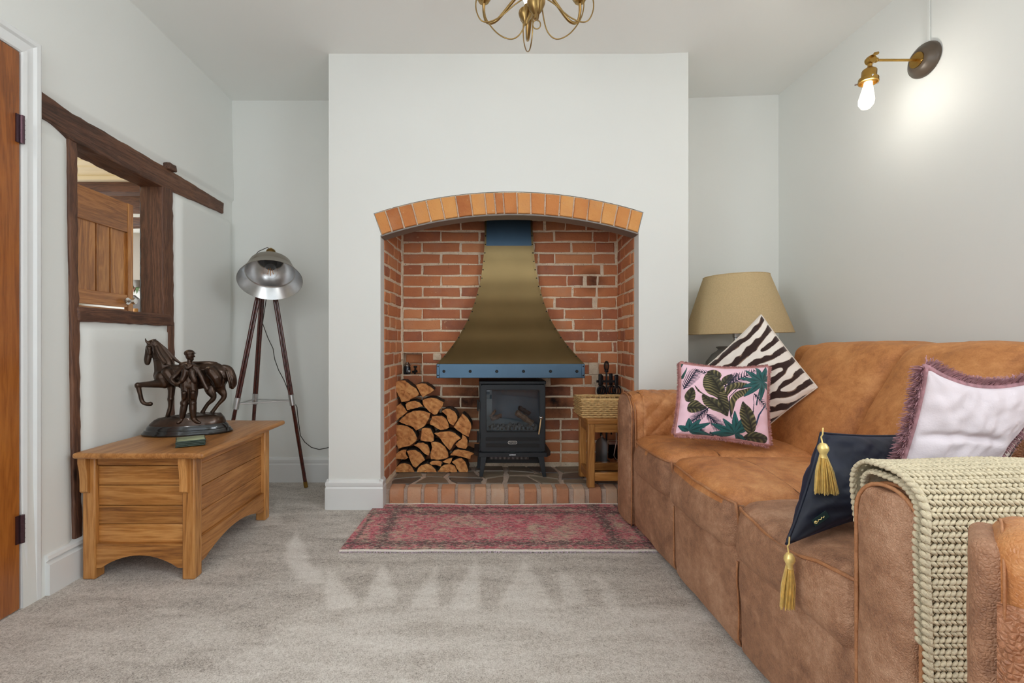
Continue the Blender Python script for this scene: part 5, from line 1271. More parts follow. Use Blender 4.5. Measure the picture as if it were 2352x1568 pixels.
for P_ in loop(0, 0, 0, 0, 0)[::2]: m.tube([(P_.x, P_.y, bz0), (P_.x, P_.y, bz1)], .0032, 5)
o = build('stakes', m, M_WICKER, bs); o['kind'] = 'stuff'
m = MB(); m.tube(loop(bz1, 0, 0, .002, 0), .0058, 6, closed=True); build('rim', m, M_WICKER, bs, 60)
m = MB(); m.box(x0, x1, y0, y1, bz0, bz0+.004); build('base', m, M_WICKER, bs)
# fireside companion set
FX, FY = XP(1393, 2.74), 2.74
cs = thing('companion_stand', 'black iron fireside tool stand with a twisted loop top behind the stool', 'tool stand', (FX, FY, HZ))
m = MB(); m.lathe([(0, 0), (.075, 0), (.075, .008), (.02, .016), (.006, .02)], (FX, FY, HZ+.002), 24); build('base', m, M_IRON, cs)
m = MB(); m.tube([(FX, FY, HZ+.015), (FX, FY, ZP(850, FY))], .0055, 8); build('pole', m, M_IRON, cs)
m = MB(); pz = ZP(852, FY)
for a in (0, 1.05, 2.1):
    P_ = [(FX+.014*math.sin(t)*math.cos(a), FY+.014*math.sin(t)*math.sin(a), pz+.030-.030*math.cos(t)) for t in np.linspace(0, 2*math.pi, 17)[:-1]]; m.tube(P_, .0026, 6, closed=True)
m.sphere((FX, FY, pz), .010, 10, 8, sc=(1.3, 1, .8)); build('basket_twist_top', m, M_IRON, cs)
hz = ZP(876, FY); m = MB(); m.box(FX-.06, FX+.06, FY-.006, FY+.006, hz-.006, hz+.008); build('hanger', m, M_IRON, cs)
def tool(name, lab, px, topy, dy):
    X = XP(px, FY); t = thing(name, lab, 'fire tool', (X, FY+dy, hz), 'fireside tools hanging on the stand'); y = FY+dy
    m = MB(); m.rbox(X-.011, X+.011, y-.008, y+.004, ZP(885, FY), ZP(topy, FY), .005, .02, 2); build('handle', m, M_IRON, t)
    m = MB(); zc = ZP(896, FY)
    m.tube([(X+.021*math.sin(a), y-.014, zc+.027*math.cos(a)) for a in np.linspace(0, 2*math.pi, 17)[:-1]], .0042, 7, closed=True)
    m.tube([(X+.021*math.sin(a)*.35, y-.012, zc-.002+.024*math.cos(a)) for a in np.linspace(0, 2*math.pi, 17)[:-1]], .003, 6, closed=True); build('ring', m, M_IRON, t)
    m = MB()
    for k in range(2): m.tube([(X+.013*math.cos(a), y-.012+.010*math.sin(a), ZP(908+k*5, FY)+.002*a) for a in np.linspace(0, 2*math.pi, 13)[:-1]], .004, 6, closed=True)
    m.tube([(X, y-.012, ZP(905, FY)), (X, y-.012, ZP(920, FY))], .006, 8); build('knot', m, M_IRON, t)
    m = MB(); m.tube([(X, y-.012, ZP(915, FY)), (X, y-.012, .30)], .0042, 7); build('rod', m, M_IRON, t); return t, X, y-.012
t, X, y = tool('ash_shovel', 'steel ash shovel seen through the stool legs on the left', 1377, 858, -.016)
m = MB(); z0, z1 = ZP(1060, 2.72), ZP(1003, 2.72); xa, xb = XP(1366.5, 2.72), XP(1394, 2.72)
def blade(u, v):
    wv = 1 if v < .72 else math.sqrt(max(0.0, 1-((v-.72)/.28)**2)*.92+.08)
    return ((xa+xb)/2+(u-.5)*(xb-xa)*wv, y+.012-.014*(2*u-1)**2-.01*v, z0+(z1-z0)*v)
m.grid(blade, 12, 14); build('blade', m, plain('steel_blade', C(158, 164, 168), .3, .95), t)
t, X, y = tool('hearth_brush', 'black bristled hearth brush seen through the stool legs', 1406, 858, .03)
m = MB(); m.box(XP(1397.5, 2.77), XP(1422, 2.77), 2.752, 2.782, ZP(1021, 2.75), ZP(1015, 2.75)); build('stock', m, M_STEEL, t)
m = MB()
for k in range(160):
    a = R.uniform(XP(1398, 2.77), XP(1421, 2.77)); b = R.uniform(2.754, 2.780); m.tube([(a, b, ZP(1020, 2.75)), (a+R.uniform(-.004, .004), b, ZP(1054, 2.75)+R.uniform(0, .004))], .0016, 3)
o = build('bristles', m, M_STOVED, t); o['kind'] = 'stuff'
t, X, y = tool('fire_poker', 'hooked fire poker at the right of the tool stand', 1414, 860, -.014)
m = MB(); m.tube([W(1416, 990, 2.71), W(1416, 1015, 2.71), W(1412, 1035, 2.71), W(1410, 1046, 2.71), W(1414, 1054, 2.71), W(1422, 1057, 2.71)], .004, 7); build('hook', m, M_STEEL, t)
t, X, y = tool('coal_tongs', 'black iron coal tongs hanging on the tool stand', 1384, 862, .03)
m = MB(); m.tube([W(1384, 1000, 2.75), W(1388, 1050, 2.75), W(1404, 1063, 2.75), W(1408, 1066, 2.75)], .004, 7); build('claw', m, M_STEEL, t)

# ------------------------------------------------------------------ table lamp in the right alcove
LX, LY = XP(1692, 2.52), 2.52
stb = thing('side_table', 'plain wooden side table carrying the lamp behind the sofa', 'table', (1.42, 2.54, 0))
m = MB(); m.box(1.20, 1.64, 2.34, 2.76, .47, .50); build('top', m, M_TABX, stb, 30, .004)
for x in (1.22, 1.59):
    for y in (2.36, 2.71): m = MB(); m.box(x, x+.03, y, y+.03, 0, .47); build('leg', m, M_TABZ, stb, 30, .003)
tl = thing('table_lamp', 'grey stoneware table lamp with a wide natural linen shade in the right alcove', 'lamp', (LX, LY, .501))
br, tr_ = 110/F*2.52, 67/F*2.52; zb, zt = ZP(765.5, LY-.12), ZP(634, LY)
T0 = Vector((LX, LY, zb)); tilt = Matrix.Translation(T0) @ Matrix.Rotation(math.radians(-1.2), 4, 'Y') @ Matrix.Translation(-T0)
m = MB(); m.lathe([(br, zb), (br+.001, zb+.004), (tr_+.001, zt-.004), (tr_, zt), (tr_-.003, zt-.004), (br-.003, zb+.004), (br, zb)], (LX, LY, 0), 72, cap=False); m.xf(tilt); build('lamp_shade', m, M_LINEN, tl, 50)
for r_, z in ((br, zb+.003), (tr_, zt-.003)):
    m = MB(); m.tube([(LX+r_*math.cos(a), LY+r_*math.sin(a), z) for a in np.linspace(0, 2*math.pi, 65)[:-1]], .0028, 5, closed=True); m.xf(tilt); build('shade_hem', m, M_LINEN, tl)
JZ = .502; jt = ZP(797, 2.52)
q = jt-JZ
m = MB(); m.lathe([(0, JZ), (.075, JZ), (.09, JZ+.02), (.125, JZ+q*.35), (.142, JZ+q*.58), (.135, JZ+q*.75), (.105, JZ+q*.88), (.078, JZ+q*.94), (.074, JZ+q*.965), (.086, jt), (.07, jt+.004), (0, jt+.004)], (LX-.02, LY, 0), 40); build('base', m, M_CERAM, tl, 50)
m = MB(); m.lathe([(.03, jt), (.026, jt+.012), (.012, jt+.02), (.012, jt+.05), (.016, jt+.055), (.016, jt+.08), (.012, jt+.085), (.012, jt+.16)], (LX-.005, LY, 0), 16); build('stem', m, M_STEEL, tl)
m = MB(); m.sphere((LX-.005, LY, jt+.20), .035, 16, 10); build('bulb', m, plain('opal_bulb', C(232, 228, 220), .3), tl)
m = MB(); m.tube([(LX-.005, LY, jt+.14), (LX-.005, LY, zt-.02)], .004, 6)
for a in (0, 2.09, 4.19): m.tube([(LX-.005, LY, zt-.02), (LX+tr_*math.cos(a), LY+tr_*math.sin(a), zt-.006)], .002, 5)
build('shade_carrier', m, M_BRASS, tl)

# ------------------------------------------------------------------ wall sconce
SCY = 1.882; sz = ZP(138, SCY)
sn = thing('wall_sconce', 'brass arm wall light with a lit bare bulb on the right wall', 'wall light', (XR, SCY, sz))
m = MB(); m.lathe([(.068, 0), (.068, .006), (.064, .014), (.052, .022), (.046, .030), (.036, .034), (0, .035)], (XR, SCY, sz), 36, (-1, 0, 0)); build('backplate', m, plain('dark_turned_wood', C(82, 70, 58), .38, .1, var=.15, scale=30), sn, 40)
m = MB(); m.lathe([(.030, .034), (.030, .038), (0, .039)], (XR, SCY, sz), 24, (-1, 0, 0)); build('plate', m, M_BRASS, sn)
for dz in (-.038, .038): m = MB(); m.sphere((XR-.036, SCY+dz*.6, sz+dz*.35), .006, 8, 6); build('screw', m, M_BRASS, sn)
ex = XP(2004, SCY)
m = MB(); m.tube([(XR-.036, SCY, sz), (ex+.02, SCY, sz)], .0052, 10); m.sphere((ex+.014, SCY, sz), .010, 10, 8); build('arm', m, M_BRASS, sn)
m = MB(); m.lathe([(0, -.012), (.016, -.012), (.018, 0), (.016, .012), (0, .012)], (ex-.008, SCY, sz), 16, (0, 1, 0)); m.tube([(ex-.010, SCY-.022, sz+.012), (ex+.006, SCY-.018, sz+.018)], .006, 8); build('knuckle', m, M_BRASS, sn, 40)
ax = Vector((-.10, 0, -1)).normalized(); Q = ax.to_track_quat('Z', 'Y').to_matrix(); p0 = Vector((ex-.010, SCY, sz-.016))
m = MB(); m.lathe([(.008, 0), (.008, .012), (.014, .018), (.024, .026), (.026, .030), (.026, .060), (.034, .062), (.035, .078), (.031, .079), (.028, .070)], p0, 24, rot=Q); build('lamp_holder', m, M_BRASS, sn, 30)
for a in (0.4, 2.5, 4.6): m = MB(); d_ = Q @ Vector((math.cos(a), math.sin(a), 0)); m.tube([p0+ax*.070+d_*.033, p0+ax*.070+d_*.045], .0035, 8); build('thumbscrew', m, M_CHROME, sn)
b0 = p0+ax*.076
m = MB(); m.lathe([(.014, 0), (.016, .015), (.022, .045), (.0275, .075), (.026, .092), (.016, .108), (0, .112)], b0, 24, rot=Q); bu = build('bulb', m, M_BULBGLASS, sn, 180)
m = MB()
for a in (0, 1.57, 3.14, 4.71): u = Q @ Vector((math.cos(a)*.006, math.sin(a)*.006, 0)); m.tube([b0+ax*.03+u*.6, b0+ax*.088+u*1.8], .0016, 5)
m.sphere(b0+ax*.068, .013, 10, 8, sc=(1, 1, 1.7)); build('filament', m, M_BULB, sn)
m = MB(); m.box(XR-.004, XR, SCY-.022, SCY-.012, sz+.06, zceil(1.85)); 
tag(build('trim_4', m, M_WALL), 'painted over cable chase above the wall light', None, kind='structure')

def copy_tree(o, parent=None):
    c = o.copy(); COL.objects.link(c)
    if parent: c.parent = parent
    for ch in [q for q in bpy.data.objects if q.parent == o]: copy_tree(ch, c)
    return c
c_ = copy_tree(sn); c_.location = (XR, .55, sz); c_['label'] = 'added out of view brass wall light nearer the patio doors on the right wall'; c_['group'] = 'brass wall lights'; sn['group'] = 'brass wall lights'  # unseen copy, added as a fitting for the right fill light
c_ = copy_tree(sn); c_.location = (-1.505, .45, sz); c_.rotation_euler = (0, 0, math.pi); c_['label'] = 'added out of view brass wall light on the left wall before the brown door'  # another unseen copy, added around the left fill light
# ------------------------------------------------------------------ chandelier
CC = Vector((XP(1229, 1.70), 1.70, 0)); zc = ZP(22, 1.70)
cl = thing('chandelier', 'antique brass chandelier of looping wire arms hanging from the ceiling', 'chandelier', (CC.x, CC.y, zceil(.2)))
m = MB(); m.lathe([(0, -.036), (.008, -.035), (.009, -.020), (.012, -.018), (.026, .002), (.033, .020), (.034, .030), (.028, .036), (.010, .040), (.010, .16)], (CC.x+.004, CC.y, zc), 28); build('bowl', m, M_BRASSD, cl, 40)
m = MB(); m.lathe([(.006, -.030), (.010, -.018), (.024, .0), (.028, .016), (.026, .024), (.008, .03)], (CC.x-.028, CC.y+.07, zc+.022), 24); build('candle_cup', m, M_BRASSD, cl, 40)
m = MB(); m.tube([(CC.x+.006+.0145*math.sin(a), CC.y, zc-.056+.0165*math.cos(a)) for a in np.linspace(0, 2*math.pi, 25)[:-1]], .0022, 8, closed=True); build('pull_ring', m, M_BRASSD, cl)
m = MB(); m.tube([(CC.x, CC.y, zc+.15), (CC.x, CC.y, zceil(.2)-.02)], .006, 8); m.lathe([(.045, 0), (.045, -.012), (.012, -.03), (0, -.03)], (CC.x, CC.y, zceil(.2)), 24); build('stem', m, M_BRASSD, cl)
def crv(P, n=6):
    out = []
    for i in range(len(P)-1):
        p0, p1, p2, p3 = P[max(i-1, 0)], P[i], P[i+1], P[min(i+2, len(P)-1)]
        for s in range(n):
            t = s/n; out.append((2*p1+(p2-p0)*t+(2*p0-5*p1+4*p2-p3)*t*t+(3*p1-p0-3*p2+p3)*t**3)*.5)
    return out+[P[-1]]
def polar(a, r, z): return Vector((CC.x+r*math.cos(a), CC.y+r*math.sin(a), zc+z))
for a in [math.radians(d) for d in (3, 177, 236, 304)]:
    m = MB(); m.tube(crv([polar(a, .03, .05), polar(a, .075, .022), polar(a, .13, -.022), polar(a, .178, -.040), polar(a, .208, -.025), polar(a, .222, .03), polar(a, .20, .11), polar(a, .19, .13)]), .0025, 7); build('wire_arm', m, M_BRASSD, cl, 180)
for a in [math.radians(d) for d in (16, 164, 97, 270)]:
    m = MB(); m.tube(crv([polar(a, .026, .06), polar(a, .032, -.01), polar(a, .050, -.072), polar(a, .088, -.094), polar(a, .14, -.066), polar(a, .186, -.004), polar(a, .203, .06), polar(a, .19, .13)]), .0025, 7); build('wire_arm', m, M_BRASSD, cl, 180)
for k, a in enumerate([math.radians(d) for d in (28, 152, 92, 215, 325)]):
    m = MB(); m.tube(crv([polar(a, .03, .11), polar(a, .10, .055), polar(a, .16, .012), polar(a, .20, .018), polar(a, .215, .06), polar(a, .215, .10)]), .0058, 8); build('arm', m, M_BRASSD, cl, 180)
    m = MB(); m.lathe([(.0, 0), (.02, .004), (.03, .02), (.018, .026), (.012, .03), (.012, .075), (0, .075)], polar(a, .215, .10), 16); build('candle_cup', m, M_BRASSD, cl, 40)
    m = MB(); m.lathe([(.008, .075), (.017, .10), (.012, .13), (0, .15)], polar(a, .215, .10), 14); build('bulb', m, emis('warm_candle_bulb', (1, .9, .74, 1), 3), cl)

# ------------------------------------------------------------------ sofa
so = thing('leather_sofa', 'tan brown leather sofa with quilted arms along the right wall', 'sofa', (1.22, 1.45, 0))
def lw(a=.0035, f=7):
    def fn(p):
        n = noise.noise(p*f); n2 = noise.noise(p*f*3+Vector((7, 1, 3)))
        return p+Vector((n*a, n2*a*.6, (n+n2*.6)*a))
    return fn
SX = 0.700                                             # front plane
AF0, AF1 = 2.078, 2.285                                # far arm
AN0, AN1 = 0.715, 0.845                                # near arm
Y1b, Y2b = 1.690, 1.262                                # cushion joints
# plinth panels
def panel(y0, y1, name='base_panel'):
    def fn(p):
        k = clampv(0, 1, (y1-p.y)/(y1-y0)); z = clampv(0, 1, p.z/.28)
        p = Vector(p); b = math.sin(math.pi*k)**.5 if 0 < k < 1 else 0
        if p.x < SX+.06: p.x -= .012*b*math.sin(math.pi*clampv(0, 1, z*.85+.1))-.010*(1-z)
        return lw(.004, 9)(p)
    m = MB(); m.rbox(SX+.008, SX+.08, y0, y1, .018, .290, .018, .03, 3, fn); return build(name, m, M_LEATHERB, so, 180)
for a, b in ((Y1b-.03, AF0+.02), (Y2b-.015, Y1b-.03), (AN1-.02, Y2b-.015)): panel(a, b)
for y_ in (Y1b-.03, Y2b-.015):
    m = MB(); m.tube([lw(.004, 9)(Vector((SX+.012-.004*math.sin(3*z)+(.010 if z < .04 else 0), y_, z))) for z in np.linspace(.03, .262, 12)], .0028, 6); build('panel_seam', m, M_PIPE, so, 180)
m = MB(); m.box(SX+.06, 1.70, AN0+.03, AF1-.03, .03, .30); build('base_frame', m, M_LEATHERB, so, 30)
for x in (SX+.085, 1.66):
    for y in (AN0+.06, AF1-.06): m = MB(); m.tube([(x, y, 0.001), (x, y, .035)], .022, 12); build('foot', m, M_STOVED, so)
# seat cushions: waterfall front, piped seam
def seat(y0, y1, crown, mat_front, mat_top):
    ym = (y0+y1)/2; hw = (y1-y0)/2
    def fn(p):
        u = (p.y-ym)/hw; q = Vector(p)
        if p.z > .40: 
            t = clampv(0, 1, (p.x-SX)/.10); q.z += crown*(1-abs(u)**3)*(.35+.65*t)*(1-.35*clampv(0, 1, (p.x-.9)/.5))
            if abs(p.x-.905) < .012: q.z -= .004
            if y0 < 1.0: q.z -= .026*math.exp(-((p.y-1.04)/.10)**2)*(1-.75*clampv(0, 1, (p.x-.76)/.25))
        if p.x < SX+.03:
            q.x -= .016*(1-abs(u)**2.5)*math.sin(math.pi*clampv(0, 1, (p.z-.24)/.20))
        q.x += .03*abs(u)**6*clampv(0, 1, (p.z-.3)/.1)*(1 if p.x < SX+.05 else 0)
        return lw(.0045, 8)(q)
    m = MB(); m.rbox(SX-.004, 1.42, y0+.002, y1-.002, .262, .432, .045, .024, 4, fn)
    # front boxing gets the brushed hide
    for i, f in enumerate(m.f):
        c = sum((m.v[k] for k in f), Vector())/len(f)
        if c.x < SX+.040 and c.z < .405: m.m[i] = 1
    o = build('seat_cushion', m, [mat_top, mat_front], so, 180)
    P_ = []
    for i in range(25):
        y = y0+.012+(y1-y0-.024)*i/24; P_.append(fn(Vector((SX+.0015, y, .409)))+Vector((-.0015, 0, .001)))
    P_ = [P_[0]+Vector((.012, -.006, -.09)), P_[0]+Vector((.004, -.003, -.03))]+P_+[P_[-1]+Vector((.004, .003, -.03)), P_[-1]+Vector((.012, .006, -.09))]
    m = MB(); m.tube(P_, .0042, 6); build('piping', m, M_PIPE, o, 180)
    m = MB(); P2 = [Vector((.905, y0+.02+(y1-y0-.04)*i/20, 0)) for i in range(21)]
    P2 = [fn(Vector((.905, p.y, .432))) for p in P2]; m.tube([p+Vector((0, 0, .0003)) for p in P2], .0013, 5); build('seam', m, M_STITCH, o)
    return o
seat(Y1b, AF0-.002, .022, M_LEATHERB, M_LEATHER); seat(Y2b, Y1b, .030, M_LEATHERB, M_LEATHER); seat(AN1-.004, Y2b, .024, M_LEATHERB, M_LEATHERB)
# back cushions
def backc(y0, y1, mat, lean=0.0):
    ym = (y0+y1)/2; hw = (y1-y0)/2
    def fn(p):
        u = (p.y-ym)/hw; h = max(0.0, (p.z-.40)/.46); q = Vector(p)
        q.x += .235*h**1.15                                    # lean back
        if p.x < 1.36: q.x -= (.055*(1-abs(u)**2.6))*math.sin(math.pi*clampv(0, 1, .15+.75*h))
        q.z += .008*(1-abs(u)**3)*clampv(0, 1, h-.6)*2.5-.006*abs(u)**4*clampv(0, 1, h)-.006*h
        q.y += .05*(1-h)*lean
        w_ = .010*noise.noise(Vector((p.y*14+p.z*6, p.z*3, 5)))*clampv(0, 1, (h-.1)/.3)
        q.x += w_
        return lw(.006, 7)(q)
    m = MB(); m.rbox(1.268, 1.50, y0+.002, y1-.002, .40, .860, .042, .024, 4, fn); return build('back_cushion', m, mat, so, 180)
backc(1.612, AF0+.005, M_LEATHERN); backc(1.232, 1.612, M_LEATHERN); backc(AN1-.01, 1.232, M_LEATHERG)
def bfn(p):
    q = Vector(p); h = clampv(0, 1, (p.z-.3)/.5); q.x += .06*h if p.x < 1.6 else 0; return lw(.004, 6)(q)
m = MB(); m.rbox(1.46, 1.74, AN0+.05, AF1-.06, .05, .845, .05, .05, 3, bfn); build('back_frame', m, M_LEATHERN, so, 180)
# arms: rolled top, front panel facing the room, quilted inside
def arm(y0, y1, inner, ztop=.622):
    ym = (y0+y1)/2; hw = (y1-y0)/2
    def fn(p):
        q = Vector(p)
        if p.z > .47: 
            k = (p.z-.47)/.13; q.y = ym+(p.y-ym)*(1+.10*math.sin(math.pi*min(1, k)))
        # dip of the panel face
        if p.x < SX+.04: q.x -= .008*(1-((p.y-ym)/hw)**2)
        return lw(.003, 8)(q)
    m = MB(); m.rbox(SX+.006, 1.62, y0, y1, .018, ztop, min(.055, hw*.9), .024, 5, fn); o = build('arm', m, M_LEATHERB if inner < 0 else M_LEATHER, so, 180)
    # front facing panel with piped edge
    z0_, z1_ = .02, ztop-.006; r = hw*.86
    P_ = [(y0+.004, z0_)]+[(ym-(hw-.004)*math.cos(t), z1_-r+r*math.sin(t)) for t in np.linspace(0, math.pi, 15)]+[(y1-.004, z0_)]
    m = MB(); P3 = [lw(.003, 8)(Vector((SX-.0005, y, z))) for y, z in P_]
    P3 = [P3[0]+(P3[1]-P3[0])*t for t in np.linspace(0, 1, 12)[:-1]]+P3[1:-1]+[P3[-2]+(P3[-1]-P3[-2])*t for t in np.linspace(0, 1, 12)[1:]]
    m.tube(P3, .0036, 7); m.tube([p+Vector((.017, 0, .001)) for p in P3], .0036, 7); build('piping', m, M_PIPE, o, 180)
    # padded front facing
    def ff(p):
        q = Vector(p); k = 1-((p.y-ym)/(hw*.86))**2; kz = 1-clampv(0, 1, (p.z-(z1_-.05))/.05)**2
        q.x -= .012*max(0, k)*kz
        if p.z > z1_-r: 
            t = (p.z-(z1_-r))/r; lim = math.sqrt(max(0, 1-t*t)); q.y = ym+(p.y-ym)*max(.12, lim)
        return lw(.003, 9)(q)
    m = MB(); m.rbox(SX-.006, SX+.02, ym-hw*.86, ym+hw*.86, .02, z1_-.010, .008, .016, 2, ff); build('arm_front', m, M_LEATHERB, o, 180)
    return o
oa = arm(AF0, AF1, 1); on = arm(AN0, AN1, -1)
def quilt(name, path, o2, ux, wd, cell, parent, mat, rowoff=0.0, step=.0055):
    """diamond quilting: padded skin with stitched valleys; path = (out, up) profile climbing the arm, ux = along the arm"""
    out = Vector((ux.y, -ux.x, 0)); pp = crv([Vector((a, b, 0)) for a, b in path], 8); cu = [0]
    for i in range(len(pp)-1): cu.append(cu[-1]+(pp[i+1]-pp[i]).length)
    ht = cu[-1]; pa = [p.x for p in pp]; pb = [p.y for p in pp]
    def fn(u, v):
        a, b = u*wd, v*ht; s, t = (a/cell+b/cell+rowoff) % 1, (a/cell-b/cell) % 1
        h = (min(s, 1-s)*min(t, 1-t)*4)**.4; e = min(1, min(u, 1-u)*wd/.012, min(v, 1-v)*ht/.012)
        x, z = np.interp(b, cu, pa), np.interp(b, cu, pb); x2, z2 = np.interp(min(ht, b+.006), cu, pa), np.interp(min(ht, b+.006), cu, pb); x1, z1 = np.interp(max(0, b-.006), cu, pa), np.interp(max(0, b-.006), cu, pb)
        tx, tz = x2-x1, z2-z1; l = math.hypot(tx, tz) or 1
        k = .011*h*max(0, e)**.5-.002
        return o2+ux*a+out*(x+k*tz/l)+Vector((0, 0, z-k*tx/l))
    m = MB(); m.grid(fn, int(wd/step), int(ht/step)); return build(name, m, mat, parent, 180)
quilt('quilted_panel', [(.006, .41), (.0105, .47), (.0105, .555), (.002, .590), (-.020, .614), (-.055, .627), (-.10, .630)], Vector((SX+.050, AF0, 0)), Vector((1, 0, 0)), .62, .092, oa, M_LEATHER, .35)
# ------------------------------------------------------------------ scatter cushions
class Canvas:
    """flat print, painted cell by cell and carried by the vertices of the cushion cover"""
    def __init__(s, n, col):
        s.n = n; g = (np.arange(n+1))/n; s.U, s.V = np.meshgrid(g, g); s.img = np.empty((n+1, n+1, 3)); s.img[:] = col
    def mask(s, P):
        P = np.array(P); x, y = s.U, s.V; m = np.zeros(x.shape, bool); j = len(P)-1
        for i in range(len(P)):
            xi, yi, xj, yj = P[i][0], P[i][1], P[j][0], P[j][1]
            if yi != yj: m ^= ((yi > y) != (yj > y)) & (x < (xj-xi)*(y-yi)/(yj-yi)+xi)
            j = i
        return m
    def poly(s, P, col): s.img[s.mask(P)] = col
    def line(s, P, w0, col, w1=None):
        w1 = w0 if w1 is None else w1; n = len(P)-1
        for i in range(n):
            (x0, y0), (x1, y1) = P[i], P[i+1]; dx, dy = x1-x0, y1-y0; l2 = dx*dx+dy*dy+1e-12
            t = np.clip(((s.U-x0)*dx+(s.V-y0)*dy)/l2, 0, 1); d = np.hypot(s.U-x0-t*dx, s.V-y0-t*dy)
            w_ = w0+(w1-w0)*(i+t)/n; s.img[d < w_] = col
def lc(r, g, b): return np.array([lin(r), lin(g), lin(b)])
CT = [(575,615), (1452,650), (1452,1440), (520,1330)]
def cuv(x, y):
    u, v = .5, .5
    for _ in range(12):
        px_ = (1-v)*((1-u)*CT[0][0]+u*CT[1][0])+v*((1-u)*CT[3][0]+u*CT[2][0]); py_ = (1-v)*((1-u)*CT[0][1]+u*CT[1][1])+v*((1-u)*CT[3][1]+u*CT[2][1])
        u += (x-px_)/900; v += (y-py_)/740
    return ((u-.5)*1.10+.5, (1-v-.5)*1.10+.5)
def smoothpoly(P, n=5):
    P = [Vector((a, b, 0)) for a, b in P]; k = len(P); out = []
    for i in range(k):
        p0, p1, p2, p3 = P[i-1], P[i], P[(i+1) % k], P[(i+2) % k]
        for q in range(n):
            t = q/n; c = (2*p1+(p2-p0)*t+(2*p0-5*p1+4*p2-p3)*t*t+(3*p1-p0-3*p2+p3)*t**3)*.5; out.append((c.x, c.y))
    return out
def palm_canvas(n):
    c = Canvas(n, lc(240, 200, 214)); NAVY = lc(30, 30, 52)
    def frond(a, b, k, ln, sp=1.0):
        a, b = cuv(*a), cuv(*b); d = np.array([b[0]-a[0], b[1]-a[1]]); L_ = np.hypot(*d); d /= L_; nn = np.array([-d[1], d[0]]); ln *= 1.25
        c.line([a, b], .008, NAVY, .004)
        for i in range(k):
            t = (i+.5)/k; p = np.array(a)+d*L_*t; l = ln*math.sin(math.pi*(.18+.75*t))
            for s in (-1, 1):
                q = p+d*l*.75+nn*s*l*.7; m_ = (p+q)/2+d*l*.08*-1; c.line([tuple(p), tuple(m_), tuple(q)], .0085, NAVY, .0015)
    def fan(ct, lens, angs, col=(38, 92, 92)):
        o = np.array(cuv(*ct)); lens = [q*1.22 for q in lens]
        for l, a in zip(lens, angs):
            a = math.radians(a); d = np.array([math.cos(a), math.sin(a)]); nn = np.array([-d[1], d[0]]); l = l/900
            P = [o, o+d*l*.35+nn*.034, o+d*l*.7+nn*.030, o+d*l*1.12, o+d*l*.7-nn*.028, o+d*l*.35-nn*.032]
            P1 = smoothpoly([tuple(p) for p in P], 4); c.poly([((x-o[0])*1.03+o[0]+.003*nn[0], (y-o[1])*1.03+o[1]+.003*nn[1]) for x, y in P1], NAVY); c.poly(P1, lc(*col))
            P2 = [o, o+d*l*.4+nn*.008, o+d*l*.85, o+d*l*.4-nn*.014]; c.poly([tuple(p) for p in P2], lc(col[0]*.7, col[1]*.72, col[2]*.72))
    def leaf(P, a, b, tone=1.0):
        P = smoothpoly([cuv(*p) for p in P]); a, b = np.array(cuv(*a)), np.array(cuv(*b)); d = b-a; L_ = np.hypot(*d); d = d/L_; nn = np.array([-d[1], d[0]])
        m = c.mask(P); X = c.U-a[0]; Y = c.V-a[1]; s = X*d[0]+Y*d[1]; t = X*nn[0]+Y*nn[1]
        k = np.sin((s-np.abs(t)*.8)*130+2.5*np.sin(s*17+t*9)+np.sin(t*60))*.5+.5; k = k**2.2*np.clip(np.abs(t)*16, 0, 1)*(.5+.5*np.sin(s*9+t*14+1)**2)
        col = lc(48*tone, 46*tone, 34*tone)[None, None]*(1-k[..., None])+lc(150, 138, 92)[None, None]*k[..., None]
        c.img[m] = col[m]; c.img[m & (np.abs(t) < .006)] = lc(40, 34, 30)
    frond((615, 900), (745, 705), 12, .085); frond((940, 905), (1275, 712), 13, .10); frond((905, 760), (730, 715), 7, .05)
    c.line([cuv(600, 690), cuv(630, 655), cuv(660, 640)], .018, lc(40, 80, 74), .004); c.line([cuv(608, 795), cuv(630, 750), cuv(660, 695)], .016, lc(40, 80, 74), .003)
    leaf([(870, 715), (800, 775), (775, 870), (815, 945), (880, 985), (955, 1030), (975, 940), (945, 830), (920, 735)], (965, 1030), (845, 730))
    leaf([(1060, 742), (975, 780), (935, 850), (945, 880), (1010, 850), (1055, 800)], (940, 880), (1060, 745), 1.1)
    leaf([(975, 940), (1000, 870), (1090, 838), (1215, 868), (1150, 905), (1060, 915), (1010, 960), (985, 1010)], (970, 990), (1225, 868), 1.1)
    leaf([(1030, 1180), (1015, 1040), (1070, 945), (1180, 905), (1260, 895), (1170, 965), (1085, 1020), (1062, 1090)], (1040, 1180), (1260, 895), 1.15)
    leaf([(765, 965), (785, 1050), (850, 1110), (930, 1140), (1005, 1170), (970, 1075), (900, 1010), (830, 985)], (1005, 1170), (765, 965), 1.1)
    leaf([(640, 1105), (650, 1045), (705, 1015), (770, 1055), (810, 1090), (750, 1120), (680, 1130)], (640, 1080), (815, 1092))
    leaf([(632, 1020), (625, 950), (680, 890), (708, 950), (690, 1020)], (640, 1040), (690, 895), 1.1)
    leaf([(705, 870), (760, 940), (830, 985), (770, 960), (725, 925)], (700, 865), (830, 990))
    c.line([cuv(1040, 1190), cuv(1010, 1090), cuv(1015, 990), cuv(1090, 905), cuv(1220, 890)], .005, NAVY)
    frond((1000, 870), (1110, 740), 9, .07); frond((1255, 960), (1400, 1090), 7, .06); frond((700, 1240), (800, 1300), 6, .06)
    leaf([(905, 1000), (930, 940), (985, 960), (1010, 1060), (1000, 1170), (950, 1110)], (905, 985), (1005, 1170), .95)
    leaf([(830, 730), (905, 700), (960, 740), (935, 800), (870, 790)], (960, 800), (840, 725), .95)
